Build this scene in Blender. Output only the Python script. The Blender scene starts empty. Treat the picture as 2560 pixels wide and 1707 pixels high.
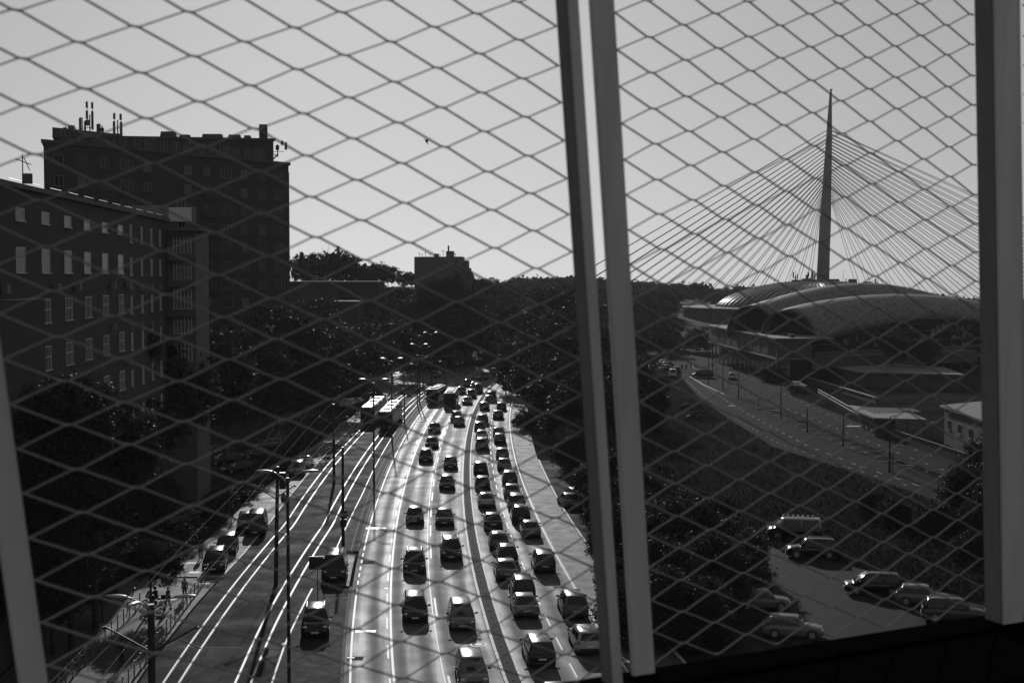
import bpy, bmesh, math, random
import numpy as np
from mathutils import Vector, Matrix
R = math.radians
random.seed(7)
scene = bpy.context.scene
col = scene.collection

# ------------------------------------------------------------------ camera, sky, sun, exposure
FPX = 3555.0            # focal length in photograph pixels (2560 wide): a 50 mm lens
CAM_H = 26.0
PITCH = math.atan(163.5 / FPX)
cam_data = bpy.data.cameras.new('camera')
cam = bpy.data.objects.new('camera', cam_data)
col.objects.link(cam)
cam.location = (0, 0, CAM_H)
cam.rotation_euler = (math.pi / 2 - PITCH, 0, 0)
cam_data.lens = 50.0
cam_data.sensor_width = 36.0
cam_data.clip_start = 0.05
cam_data.clip_end = 9000
cam_data.dof.use_dof = True
cam_data.dof.focus_distance = 260
cam_data.dof.aperture_fstop = 9.5
scene.camera = cam

SUN_EL = 18.6
SUN_AZ = -5.6           # degrees right of the view axis (+Y); negative = to the left
world = bpy.data.worlds.new('World')
scene.world = world
world.use_nodes = True
wn = world.node_tree.nodes; wl = world.node_tree.links
wn.clear()
sky = wn.new('ShaderNodeTexSky'); sky.sky_type = 'NISHITA'
sky.sun_disc = False
sky.sun_elevation = R(SUN_EL)
sky.sun_rotation = R(SUN_AZ)
sky.altitude = 100; sky.air_density = 1.0; sky.dust_density = 0.6; sky.ozone_density = 1.0
bw = wn.new('ShaderNodeRGBToBW'); gm = wn.new('ShaderNodeMath'); gm.operation = 'POWER'; gm.inputs[1].default_value = 0.45   # film response of the sky
bw_ = bw #          # black-and-white photograph
bg = wn.new('ShaderNodeBackground'); bg.inputs[1].default_value = 0.15
wo = wn.new('ShaderNodeOutputWorld')
wl.new(sky.outputs[0], bw.inputs[0]); wl.new(bw.outputs[0], gm.inputs[0]); wl.new(gm.outputs[0], bg.inputs[0]); wl.new(bg.outputs[0], wo.inputs[0])

sun_data = bpy.data.lights.new('sun', 'SUN')
sun_data.energy = 2.4; sun_data.angle = R(0.55); sun_data.color = (1, 1, 1)
sun = bpy.data.objects.new('sun', sun_data); col.objects.link(sun)
sd = Vector((math.sin(R(SUN_AZ)) * math.cos(R(SUN_EL)), math.cos(R(SUN_AZ)) * math.cos(R(SUN_EL)), math.sin(R(SUN_EL))))
sun.rotation_euler = sd.to_track_quat('Z', 'Y').to_euler()
sun.location = (0, 0, 60)

scene.view_settings.view_transform = 'Standard'
scene.view_settings.look = 'None'
scene.view_settings.exposure = 0.0
scene.view_settings.gamma = 1.0
scene.view_settings.use_curve_mapping = False

# ------------------------------------------------------------------ survey helpers: sight lines from the camera to the ground
CP, SP = math.cos(PITCH), math.sin(PITCH)
def ray(px, py):
    cx = (px - 1280) / FPX; cy = (853.5 - py) / FPX
    return Vector((cx, CP + cy * SP, -SP + cy * CP))
def G(px, py, z=0.0):
    d = ray(px, py); t = (z - CAM_H) / d.z
    return Vector((d.x * t, d.y * t, z))
def A(px, py, Y):
    d = ray(px, py); t = Y / d.y
    return Vector((d.x * t, Y, CAM_H + d.z * t))

# ------------------------------------------------------------------ materials (all neutral greys: the photograph is black and white)
def nodes(m):
    m.use_nodes = True
    nt = m.node_tree
    return nt, nt.nodes['Principled BSDF']
def mat(name, v, rough=0.6, metal=0.0, spec=0.5, coat=0.0, var=0.0, vscale=3.0, bump=0.0, bscale=20.0, trans=0.0, rvar=0.0, stretch=None):
    m = bpy.data.materials.new(name)
    nt, p = nodes(m)
    p.inputs['Base Color'].default_value = (v, v, v, 1)
    p.inputs['Roughness'].default_value = rough
    p.inputs['Metallic'].default_value = metal
    p.inputs['Specular IOR Level'].default_value = spec
    p.inputs['Coat Weight'].default_value = coat
    p.inputs['Coat Roughness'].default_value = 0.06
    if trans: p.inputs['Transmission Weight'].default_value = trans
    if var or bump or rvar:
        tc = nt.nodes.new('ShaderNodeTexCoord')
        mp = nt.nodes.new('ShaderNodeMapping')
        nt.links.new(tc.outputs['Object'], mp.inputs[0])
        if stretch: mp.inputs['Scale'].default_value = stretch
        n = nt.nodes.new('ShaderNodeTexNoise'); n.inputs['Scale'].default_value = vscale; n.inputs['Detail'].default_value = 6
        n.inputs['Roughness'].default_value = 0.62
        nt.links.new(mp.outputs[0], n.inputs[0])
        if var:
            mr = nt.nodes.new('ShaderNodeMapRange')
            mr.inputs[1].default_value = 0.3; mr.inputs[2].default_value = 0.7
            mr.inputs[3].default_value = v * (1 - var); mr.inputs[4].default_value = v * (1 + var)
            nt.links.new(n.outputs[0], mr.inputs[0]); nt.links.new(mr.outputs[0], p.inputs['Base Color'])
        if rvar:
            mr2 = nt.nodes.new('ShaderNodeMapRange')
            mr2.inputs[1].default_value = 0.3; mr2.inputs[2].default_value = 0.7
            mr2.inputs[3].default_value = rough - rvar; mr2.inputs[4].default_value = rough + rvar
            nt.links.new(n.outputs[0], mr2.inputs[0]); nt.links.new(mr2.outputs[0], p.inputs['Roughness'])
        if bump:
            n2 = nt.nodes.new('ShaderNodeTexNoise'); n2.inputs['Scale'].default_value = bscale; n2.inputs['Detail'].default_value = 4
            nt.links.new(tc.outputs['Object'], n2.inputs[0])
            b = nt.nodes.new('ShaderNodeBump'); b.inputs['Strength'].default_value = bump; b.inputs['Distance'].default_value = 0.05
            nt.links.new(n2.outputs[0], b.inputs['Height']); nt.links.new(b.outputs[0], p.inputs['Normal'])
    return m
M = {}
M['ground'] = mat('dark_grass_ground', 0.03, 1.0, var=0.5, vscale=0.12, bump=0.5, bscale=1.5, spec=0.0)
M['hill'] = mat('hill_soil', 0.01, 1.0, var=0.5, vscale=0.03, spec=0.05)
M['tram_asphalt'] = mat('tram_asphalt', 0.016, 0.84, var=0.35, vscale=0.22, bump=0.35, bscale=14, spec=0.03, rvar=0.14)
M['walk'] = mat('pavement_concrete', 0.08, 0.7, var=0.3, vscale=0.6, bump=0.3, bscale=10, spec=0.12, rvar=0.08)
M['island'] = mat('island_paving', 0.018, 0.86, var=0.3, vscale=1.2, bump=0.3, bscale=8, spec=0.06, rvar=0.08)
M['fair'] = mat('fair_asphalt', 0.022, 0.94, var=0.4, vscale=0.12, bump=0.4, bscale=6, spec=0.02)
M['lot'] = mat('lot_asphalt', 0.022, 0.8, var=0.35, vscale=0.4, bump=0.4, bscale=9, spec=0.04)
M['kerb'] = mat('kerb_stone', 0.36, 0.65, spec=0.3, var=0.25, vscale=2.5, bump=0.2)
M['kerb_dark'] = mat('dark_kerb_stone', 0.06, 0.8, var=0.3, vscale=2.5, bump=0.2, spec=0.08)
M['median'] = mat('median_asphalt', 0.03, 0.85, var=0.3, vscale=2, spec=0.05)
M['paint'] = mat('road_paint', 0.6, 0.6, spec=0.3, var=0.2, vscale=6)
M['paint_worn'] = mat('worn_road_paint', 0.42, 0.58, spec=0.25, var=0.5, vscale=4)
M['rail'] = mat('polished_rail_steel', 0.3, 0.55, metal=0.5)
M['rail_joint'] = mat('rail_sealing_strip', 0.14, 0.9, spec=0.05, var=0.3, vscale=6)
M['brick'] = mat('brick_wall', 0.06, 0.9, var=0.15, vscale=1.0, spec=0.1)
M['render'] = mat('grey_render', 0.11, 0.9, var=0.15, vscale=0.5, spec=0.1)
M['towerwall'] = mat('tower_facade', 0.04, 0.92, var=0.2, vscale=0.25, spec=0.1)
M['trim'] = mat('pale_trim', 0.16, 0.8, var=0.2, vscale=1, spec=0.2)
M['frame'] = mat('white_window_frame', 0.45, 0.6, spec=0.3)
M['glass'] = mat('window_glass', 0.01, 0.1, spec=0.3)
M['curtain'] = mat('curtain_white', 0.12, 0.9)
M['darkmetal'] = mat('dark_metal', 0.03, 0.45, metal=0.4)
M['metal'] = mat('galvanised_metal', 0.28, 0.42, metal=0.7, var=0.2, vscale=3)
M['lamp'] = mat('lamp_housing', 0.3, 0.3, metal=0.3, spec=0.6)
M['wire'] = mat('overhead_wire', 0.12, 0.3, metal=0.9)
M['pylon'] = mat('bridge_pylon_steel', 0.05, 0.6, var=0.12, vscale=0.05)
M['cable'] = mat('bridge_cable', 0.02, 0.7)
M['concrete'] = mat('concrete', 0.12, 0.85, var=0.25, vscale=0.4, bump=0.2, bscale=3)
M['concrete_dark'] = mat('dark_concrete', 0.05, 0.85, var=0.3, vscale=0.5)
M['domeroof'] = mat('dome_sheet', 0.02, 0.3, metal=0.3, spec=0.5, var=0.3, vscale=0.3)
M['domerib'] = mat('dome_rib', 0.10, 0.3, metal=0.4)
M['bark'] = mat('bark', 0.04, 0.9, var=0.4, vscale=4)
M['tyre'] = mat('tyre_rubber', 0.015, 0.8)
M['rim'] = mat('wheel_rim', 0.35, 0.35, metal=0.8)
M['carglass'] = mat('car_glass', 0.006, 0.05, spec=0.55)
M['lens'] = mat('lamp_lens', 0.7, 0.12, spec=0.7)
M['taillens'] = mat('tail_lamp_lens', 0.06, 0.15, spec=0.7)
M['blacktrim'] = mat('black_plastic', 0.012, 0.5)
M['plate'] = mat('number_plate', 0.6, 0.5)
for k, v in {'black': 0.004, 'dark': 0.010, 'grey': 0.035, 'silver': 0.12, 'white': 0.35}.items():
    M['car_' + k] = mat('car_paint_' + k, v, 0.2, metal=0.0, spec=0.45)
M['post'] = mat('screen_post_paint', 0.5, 0.5, var=0.22, vscale=9, stretch=(1, 1, 0.12), spec=0.4)
M['mesh'] = mat('screen_wire_steel', 0.25, 1.0, spec=0.0)
M['gasket'] = mat('painted_post_side_shade', 0.2, 0.8, spec=0.2, var=0.25, vscale=9, stretch=(1, 1, 0.12))  # shade on the post sides, painted as a separate darker strip
M['pale_pane'] = mat('painted_reflection_pane', 0.16, 0.2)  # sky reflection in the stair windows put into a pale base colour
M['tar'] = mat('tar_seam', 0.004, 1.0, spec=0.0)
M['sill'] = mat('black_sill', 0.004, 1.0, spec=0.0)
M['skin'] = mat('skin', 0.22, 0.6)
M['cloth_black'] = mat('black_cloth', 0.012, 0.9)
M['cloth_grey'] = mat('grey_cloth', 0.09, 0.9)
M['cloth_dark'] = mat('dark_cloth', 0.03, 0.9)
M['hair'] = mat('dark_hair', 0.01, 0.5)
M['bird'] = mat('feathers', 0.02, 0.9)

def shell_mat():
    m = mat('shell_roof_membrane', 0.3, 0.64, spec=0.6)
    nt, p = nodes(m)
    tc = nt.nodes.new('ShaderNodeTexCoord')
    n = nt.nodes.new('ShaderNodeTexNoise'); n.inputs['Scale'].default_value = 1.3; n.inputs['Detail'].default_value = 8; n.inputs['Roughness'].default_value = 0.7
    mp = nt.nodes.new('ShaderNodeMapping'); mp.inputs['Scale'].default_value = (0.6, 0.6, 1.2)
    nt.links.new(tc.outputs['Object'], mp.inputs[0]); nt.links.new(mp.outputs[0], n.inputs[0])
    cr = nt.nodes.new('ShaderNodeValToRGB')
    e = cr.color_ramp.elements
    e[0].position = 0.38; e[0].color = (0.02, 0.02, 0.02, 1)
    e[1].position = 0.46; e[1].color = (0.11, 0.11, 0.11, 1)
    e2 = e.new(0.75); e2.color = (0.17, 0.17, 0.17, 1)
    nt.links.new(n.outputs[0], cr.inputs[0]); nt.links.new(cr.outputs[0], p.inputs['Base Color'])
    return m
M['shell'] = shell_mat()

def foliage(name, v):
    m = bpy.data.materials.new(name)
    nt, p = nodes(m)
    oi = nt.nodes.new('ShaderNodeObjectInfo')
    geo = nt.nodes.new('ShaderNodeNewGeometry')
    mr = nt.nodes.new('ShaderNodeMapRange'); mr.inputs[3].default_value = v * 0.6; mr.inputs[4].default_value = v * 1.5
    nt.links.new(geo.outputs['Random Per Island'], mr.inputs[0])
    nt.links.new(mr.outputs[0], p.inputs['Base Color'])
    p.inputs['Roughness'].default_value = 0.6
    p.inputs['Specular IOR Level'].default_value = 0.1
    tr = nt.nodes.new('ShaderNodeBsdfTranslucent'); nt.links.new(mr.outputs[0], tr.inputs[0])
    mx = nt.nodes.new('ShaderNodeMixShader'); mx.inputs[0].default_value = 0.3
    out = nt.nodes['Material Output']
    nt.links.new(p.outputs[0], mx.inputs[1]); nt.links.new(tr.outputs[0], mx.inputs[2]); nt.links.new(mx.outputs[0], out.inputs[0])
    return m
M['leaf'] = foliage('foliage', 0.03)
M['leaf_far'] = foliage('far_foliage', 0.02)
M['grass'] = foliage('grass_blades', 0.028)
for k_, v_ in (('leaf_far', 0.04), ('grass', 0.0)): M[k_].node_tree.nodes['Principled BSDF'].inputs['Specular IOR Level'].default_value = v_; M[k_].node_tree.nodes['Principled BSDF'].inputs['Roughness'].default_value = 0.9

HAZE = 0.00005
# ------------------------------------------------------------------ mesh builder
class MB:
    def __init__(s): s.v = []; s.f = []; s.uv = None
    def quad(s, a, b, c, d):
        i = len(s.v); s.v += [tuple(a), tuple(b), tuple(c), tuple(d)]; s.f.append((i, i+1, i+2, i+3)); return s
    def tri(s, a, b, c):
        i = len(s.v); s.v += [tuple(a), tuple(b), tuple(c)]; s.f.append((i, i+1, i+2)); return s
    def box(s, c, size, rz=0.0, taper=1.0, rx=0.0):
        hx, hy, hz = size[0]/2, size[1]/2, size[2]/2
        i = len(s.v); cr, sr = math.cos(rz), math.sin(rz)
        for z in (-1, 1):
            k = taper if z > 0 else 1.0
            for x, y in ((-1,-1),(1,-1),(1,1),(-1,1)):
                X, Y, Z = x*hx*k, y*hy*k, z*hz
                if rx: Y, Z = Y*math.cos(rx) - Z*math.sin(rx), Y*math.sin(rx) + Z*math.cos(rx)
                s.v.append((c[0]+X*cr-Y*sr, c[1]+X*sr+Y*cr, c[2]+Z))
        for f in ((0,3,2,1),(4,5,6,7),(0,1,5,4),(1,2,6,5),(2,3,7,6),(3,0,4,7)):
            s.f.append(tuple(i+k for k in f))
        return s
    def prism(s, poly, z0, z1):
        n = len(poly); i = len(s.v)
        ar = sum(poly[k][0]*poly[(k+1)%n][1]-poly[(k+1)%n][0]*poly[k][1] for k in range(n))
        if ar < 0: poly = poly[::-1]
        for p in poly: s.v.append((p[0], p[1], z0))
        for p in poly: s.v.append((p[0], p[1], z1))
        s.f.append(tuple(range(i+n-1, i-1, -1))); s.f.append(tuple(range(i+n, i+2*n)))
        for k in range(n):
            j = (k+1) % n; s.f.append((i+k, i+j, i+n+j, i+n+k))
        return s
    def tube(s, pts, r, n=8, cap=True):
        pts = [Vector(p) for p in pts]; m = len(pts)
        rs = r if isinstance(r, (list, tuple)) else [r]*m
        i = len(s.v)
        up = Vector((0,0,1)); T0 = (pts[1]-pts[0]).normalized()
        if abs(T0.dot(up)) > 0.95: up = Vector((1,0,0))
        for k, p in enumerate(pts):
            T = (pts[min(k+1, m-1)] - pts[max(k-1, 0)]).normalized()
            U = T.cross(up)
            if U.length < 1e-5: U = T.cross(Vector((0,1,0)))
            U.normalize(); V = U.cross(T)
            for q in range(n):
                a = 2*math.pi*q/n
                s.v.append(tuple(p + (U*math.cos(a) + V*math.sin(a))*rs[k]))
        for k in range(m-1):
            for q in range(n):
                a = i+k*n+q; b = i+k*n+(q+1)%n
                s.f.append((a, a+n, b+n, b))
        if cap:
            s.f.append(tuple(i+q for q in range(n))); s.f.append(tuple(i+(m-1)*n+q for q in range(n-1, -1, -1)))
        return s
    def rings(s, rings, closed=True, cap=True, smooth=False):
        i = len(s.v); n = len(rings[0]); m = len(rings)
        for r in rings: s.v += [tuple(p) for p in r]
        for k in range(m-1):
            for q in range(n if closed else n-1):
                a = i+k*n+q; b = i+k*n+(q+1)%n
                s.f.append((a, b, b+n, a+n))
        if cap and closed:
            s.f.append(tuple(i+q for q in range(n-1, -1, -1))); s.f.append(tuple(i+(m-1)*n+q for q in range(n)))
        return s
    def disc(s, c, r, axis='z', n=16, h=0.02):
        c = Vector(c)
        e = {'z': Vector((0,0,h)), 'x': Vector((h,0,0)), 'y': Vector((0,h,0))}[axis]
        return s.tube([c-e/2, c+e/2], r, n)
    def ell(s, c, r, nu=10, nv=8):
        rings = []
        for j in range(nv+1):
            t = math.pi*(0.02+0.96*j/nv)
            rings.append([(c[0]+r[0]*math.sin(t)*math.cos(2*math.pi*k/nu), c[1]+r[1]*math.sin(t)*math.sin(2*math.pi*k/nu), c[2]-r[2]*math.cos(t)) for k in range(nu)])
        return s.rings(rings)
    def mesh(s, name, material=None, smooth=False):
        me = bpy.data.meshes.new(name); me.from_pydata(s.v, [], s.f); me.update()
        if material: me.materials.append(material)
        if s.uv:
            l = me.uv_layers.new(name='UVMap')
            idx = np.empty(len(me.loops), dtype=np.int32); me.loops.foreach_get('vertex_index', idx)
            uvs = np.array(s.uv, dtype=np.float32)[idx]
            l.data.foreach_set('uv', uvs.ravel())
        if smooth:
            me.polygons.foreach_set('use_smooth', [True]*len(me.polygons))
            me.update()
        return me
    def build(s, name, material=None, parent=None, smooth=False, loc=None, rz=None):
        return link(name, s.mesh(name, material, smooth), parent, loc, rz)
def link(name, me, parent=None, loc=None, rz=None, scale=None):
    o = bpy.data.objects.new(name, me); col.objects.link(o)
    if parent is not None: o.parent = parent
    if loc is not None: o.location = loc
    if rz is not None: o.rotation_euler.z = rz
    if scale is not None: o.scale = (scale,)*3 if not isinstance(scale, (tuple, list)) else scale
    return o
def tag(o, label=None, cat=None, group=None, kind=None):
    if label: o['label'] = label
    if cat: o['category'] = cat
    if group: o['group'] = group
    if kind: o['kind'] = kind
    return o
def thing(name, label, cat, loc=(0,0,0), rz=0.0, group=None):
    o = bpy.data.objects.new(name, None); col.objects.link(o)
    o.location = loc; o.rotation_euler.z = rz; o.empty_display_size = 0.3
    return tag(o, label, cat, group)
KIDS = {}
def copy_tree(o, parent=None, depth=0):
    c = o.copy(); col.objects.link(c)
    if parent is not None: c.parent = parent
    for ch in list(o.children): copy_tree(ch, c, depth+1)
    return c

# ------------------------------------------------------------------ the line of the main road, surveyed in metres
Mpts = [(1255.4,1707),(1235,1616),(1194,1473),(1170.4,1385),(1155,1310),(1153.4,1242),(1156.8,1174),(1162.6,1105),(1170,1062.6),(1185,1020),(1204,988),(1229.6,960.5)]
Mw = [G(*p) for p in Mpts]
MY = np.array([p.y for p in Mw]); MX = np.array([p.x for p in Mw])
MC = np.polyfit((MY-200)/100, MX, 4)
def MX_(Y):
    if Y > 345:
        s = (np.polyval(MC, 1.45) - np.polyval(MC, 1.40)) / 5.0
        return float(np.polyval(MC, 1.45)) + (Y-345)*s*1.35 + (Y-345)**2*0.0008
    if Y < 88:
        s = (np.polyval(MC, -1.07) - np.polyval(MC, -1.12)) / 5.0
        return float(np.polyval(MC, -1.12)) + (Y-88)*s
    return float(np.polyval(MC, (Y-200)/100))
def off(pts):
    ys = [p[0] for p in pts]; xs = [p[1] for p in pts]
    return lambda Y: MX_(Y) + float(np.interp(Y, ys, xs))
def heading(Y):
    return math.atan2(MX_(Y+2)-MX_(Y-2), 4.0)     # angle to the right of +Y
def ribbon(fl, fr, y0, y1, z, step=4.0, mb=None, n=2, uv=False):
    mb = mb or MB()
    ys = list(np.arange(y0, y1, step)) + [y1]
    i = len(mb.v)
    if uv and mb.uv is None: mb.uv = []
    for Y in ys:
        a, b = fl(Y), fr(Y)
        for k in range(n):
            x = a + (b-a)*k/(n-1)
            mb.v.append((x, Y, z))
            if uv: mb.uv.append((x-MX_(Y), Y))
    for j in range(len(ys)-1):
        for k in range(n-1):
            a = i+j*n+k; mb.f.append((a, a+1, a+n+1, a+n))
    return mb
def strip(f, w, y0, y1, z, mb=None, step=3.0):
    return ribbon(lambda Y: f(Y)-w/2, lambda Y: f(Y)+w/2, y0, y1, z, step, mb)
def wall(fl, fr, y0, y1, z0, z1, step=4.0, mb=None):
    """solid ribbon with height"""
    mb = mb or MB(); ys = list(np.arange(y0, y1, step)) + [y1]
    rings = [[(fl(Y), Y, z0), (fr(Y), Y, z0), (fr(Y), Y, z1), (fl(Y), Y, z1)] for Y in ys]
    mb.rings([r[::-1] for r in rings]); return mb

# asphalt of the carriageways: wheel tracks polished by traffic, darker oil strips between them
def road_material():
    m = bpy.data.materials.new('worn_road_asphalt')
    nt, p = nodes(m); N = nt.nodes; L = nt.links
    uv = N.new('ShaderNodeUVMap')
    sep = N.new('ShaderNodeSeparateXYZ'); L.new(uv.outputs[0], sep.inputs[0])
    mp = N.new('ShaderNodeMapping'); mp.inputs['Scale'].default_value = (1.1, 0.035, 1); L.new(uv.outputs[0], mp.inputs[0])
    n1 = N.new('ShaderNodeTexNoise'); n1.inputs['Scale'].default_value = 1.0; n1.inputs['Detail'].default_value = 5; L.new(mp.outputs[0], n1.inputs[0])
    mu = N.new('ShaderNodeMath'); mu.operation = 'MULTIPLY_ADD'; mu.inputs[1].default_value = 2*math.pi/1.75; mu.inputs[2].default_value = 0.35
    L.new(sep.outputs[0], mu.inputs[0])
    ad = N.new('ShaderNodeMath'); ad.operation = 'MULTIPLY_ADD'; ad.inputs[1].default_value = 2.0; L.new(n1.outputs[0], ad.inputs[0]); L.new(mu.outputs[0], ad.inputs[2])
    co = N.new('ShaderNodeMath'); co.operation = 'COSINE'; L.new(ad.outputs[0], co.inputs[0])
    mix = N.new('ShaderNodeMath'); mix.operation = 'MULTIPLY_ADD'; mix.inputs[1].default_value = 0.21; L.new(co.outputs[0], mix.inputs[0]); L.new(n1.outputs[0], mix.inputs[2])
    n2 = N.new('ShaderNodeTexNoise'); n2.inputs['Scale'].default_value = 0.35; n2.inputs['Detail'].default_value = 8; L.new(uv.outputs[0], n2.inputs[0])
    mm = N.new('ShaderNodeMath'); mm.operation = 'MULTIPLY_ADD'; mm.inputs[1].default_value = 0.7; L.new(n2.outputs[0], mm.inputs[0]); L.new(mix.outputs[0], mm.inputs[2])
    r1 = N.new('ShaderNodeMapRange'); r1.inputs[1].default_value = 0.55; r1.inputs[2].default_value = 1.2
    r1.inputs[3].default_value = 0.84; r1.inputs[4].default_value = 0.62; L.new(mm.outputs[0], r1.inputs[0]); L.new(r1.outputs[0], p.inputs['Roughness'])
    r2 = N.new('ShaderNodeMapRange'); r2.inputs[1].default_value = 0.35; r2.inputs[2].default_value = 1.35
    r2.inputs[3].default_value = 0.05; r2.inputs[4].default_value = 0.085; L.new(mm.outputs[0], r2.inputs[0])
    cb = N.new('ShaderNodeCombineXYZ')
    for k in range(3): L.new(r2.outputs[0], cb.inputs[k])
    L.new(cb.outputs[0], p.inputs['Base Color'])
    n3 = N.new('ShaderNodeTexNoise'); n3.inputs['Scale'].default_value = 22; n3.inputs['Detail'].default_value = 3; L.new(uv.outputs[0], n3.inputs[0])
    b = N.new('ShaderNodeBump'); b.inputs['Strength'].default_value = 0.35; b.inputs['Distance'].default_value = 0.03
    L.new(n3.outputs[0], b.inputs['Height']); L.new(b.outputs[0], p.inputs['Normal'])
    p.inputs['Specular IOR Level'].default_value = 0.3
    return m
M['road'] = road_material()

# ------------------------------------------------------------------ ground and terrain
def ss(x, a, b):
    t = min(1, max(0, (x-a)/(b-a))); return t*t*(3-2*t)
def hgt(X, Y):
    h = 0.0
    h += 21.5*ss(Y, 400, 540)*(1-ss(X, -34, 8))*(1-ss(Y, 620, 900)*0.9)      # hill on the left
    h += 9*ss(Y, 420, 700)*ss(X, -25, 0)*(1-ss(X, 60, 110))
    h += 5*ss(Y, 830, 960)*(1-ss(X, 100, 330))
    h -= 8*ss(Y, 1150, 2000)
    h += 1.2*math.sin(X*0.021+1)*ss(Y, 430, 600) + 1.0*math.sin(Y*0.017+X*0.008)*ss(Y, 430, 600)
    return h
g = MB()
g.quad((-1500,-300,-0.02),(1500,-300,-0.02),(1500,405,-0.02),(-1500,405,-0.02))
tag(g.build('ground', M['ground']), kind='structure')
xs = list(np.arange(-420, 701, 20)); ys = list(np.arange(400, 1500, 20)) + [1600, 1800, 2200]
xs = [-1500, -900] + xs + [1000, 1500]
t = MB()
for Y in ys:
    for X in xs: t.v.append((X, Y, hgt(X, Y)-0.015))
nx = len(xs)
for j in range(len(ys)-1):
    for k in range(nx-1):
        a = j*nx+k; t.f.append((a, a+1, a+nx+1, a+nx))
tag(t.build('hills', M['hill'], smooth=True), kind='structure')

# ------------------------------------------------------------------ main road
RE = off([(88,8.4),(120,8.3),(150,8.0),(200,7.5),(260,7.2),(345,7.4)])      # right edge line
LK = off([(88,-10.3),(345,-10.1)])                                           # left kerb
MR = lambda Y: MX_(Y)+1.25
rl = ribbon(lambda Y: LK(Y), lambda Y: MX_(Y), 60, 420, 0.008, 4, n=6, uv=True)
roadL = tag(rl.build('oncoming_carriageway', M['road']), kind='structure')
rr = ribbon(MR, lambda Y: RE(Y)+0.25, 60, 420, 0.008, 4, n=6, uv=True)
roadR = tag(rr.build('outgoing_carriageway', M['road']), kind='structure')
FE = off([(88,12.5),(130,11.6),(160,11.0),(200,10.6),(345,10.4)])
side = ribbon(lambda Y: RE(Y)+0.27, lambda Y: FE(Y)+0.1, 60, 345, 0.004, 4)
side_o = tag(side.build('roadside_lane', M['walk']), kind='structure')
vg = ribbon(lambda Y: FE(Y)+0.3, lambda Y: FE(Y)+5.5, 60, 200, 0.003, 4)
verge = tag(vg.build('right_pavement', M['tram_asphalt']), kind='structure')
# markings
mk = MB()
strip(lambda Y: MX_(Y)-7.05, 0.16, 60, 345, 0.0125, mk)
mk.build('solid_lane_line', M['paint'], roadL)
mk = MB()
Y = 63.0
while Y < 345:
    if not (118 < Y < 126 or 96 < Y < 100): strip(lambda q: MX_(q)-3.5, 0.15, Y, Y+6.2, 0.0125, mk)
    Y += 11.2
o = mk.build('dashed_lane_line', M['paint'], roadL); o['kind'] = 'stuff'
mk = MB(); Y = 63
while Y < 330:
    strip(lambda q: MX_(q)-7.32, 0.13, Y, Y+3.4, 0.0125, mk); Y += 8.2
o = mk.build('worn_dashed_line', M['paint_worn'], roadL); o['kind'] = 'stuff'
mk = MB(); strip(lambda q: MX_(q)-3.78, 0.07, 63, 260, 0.0125, mk); mk.build('worn_thin_line', M['paint_worn'], roadL)
mk = MB(); strip(lambda q: LK(q)+0.42, 0.15, 60, 115, 0.0125, mk); strip(lambda q: LK(q)+0.42, 0.15, 134, 345, 0.0125, mk)
for q in range(6): strip(lambda Y: LK(Y)+0.42, 0.13, 116+q*3, 117.6+q*3, 0.0125, mk)
mk.build('edge_line', M['paint'], roadL)
mk = MB(); Y = 64
RD = off([(88,4.85),(120,4.8),(150,4.5),(200,4.1),(345,3.8)])
while Y < 345:
    strip(RD, 0.14, Y, Y+3.4, 0.0125, mk); Y += 6.8
o = mk.build('dashed_lane_line', M['paint'], roadR); o['kind'] = 'stuff'
mk = MB(); strip(RE, 0.16, 60, 118, 0.0125, mk); strip(RE, 0.16, 118, 345, 0.0125, mk); mk.build('edge_line', M['paint_worn'], roadR)
# road stop marks, manholes, gullies
def patch(px, py, w, d, material, parent, name, z=0.0125, rz=0.0, round_=False):
    p = G(px, py); mb = MB()
    if round_:
        i = 0; n = 18
        mb.v = [(w/2*math.cos(2*math.pi*k/n), d/2*math.sin(2*math.pi*k/n), 0) for k in range(n)]; mb.f = [tuple(range(n))]
    else:
        mb.quad((-w/2,-d/2,0),(w/2,-d/2,0),(w/2,d/2,0),(-w/2,d/2,0))
    return mb.build(name, material, parent, loc=(p.x, p.y, z), rz=rz)
def manhole(px, py, parent, name='manhole_cover', r=0.62):
    p = G(px, py); mb = MB()
    n = 20
    for k in range(n):
        a, b = 2*math.pi*k/n, 2*math.pi*(k+1)/n
        mb.quad((r*math.cos(a), r*math.sin(a), 0), (r*math.cos(b), r*math.sin(b), 0), (r*.8*math.cos(b), r*.8*math.sin(b), 0.004), (r*.8*math.cos(a), r*.8*math.sin(a), 0.004))
    o = mb.build(name, M['paint'], parent, loc=(p.x, p.y, 0.0135))
    mb2 = MB(); mb2.v = [(r*.45*math.cos(2*math.pi*k/n), r*.45*math.sin(2*math.pi*k/n), 0.002) for k in range(n)]; mb2.f = [tuple(range(n))]
    mb2.build('cover_plate', M['paint_worn'], o)
    return o
manhole(1196, 1610, roadL)
manhole(726, 1609, roadL); manhole(256, 1566, roadL, r=0.75)
b1 = patch(940, 1320, 2.1, 1.0, M['paint_worn'], roadL, 'drain_patch', z=0.012)
m2 = MB(); m2.disc((0,0,0), 0.45, n=16, h=0.02); m2.build('drain_cover', M['metal'], b1)
b1 = patch(888, 1645, 1.1, 1.0, M['tram_asphalt'], roadL, 'drain_patch', z=0.012)
m2 = MB(); m2.box((-0.3,0.1,0.01), (0.5,0.3,0.02)); m2.build('drain_cover', M['paint_worn'], b1)
patch(920, 1405, 1.2, 1.6, M['tram_asphalt'], roadL, 'repair_patch', z=0.012)
patch(914, 1577, 1.5, 0.6, M['blacktrim'], roadL, 'repair_patch', z=0.012)
patch(966, 1470, 0.35, 0.5, M['paint'], roadL, 'paint_mark', z=0.0125)

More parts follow.
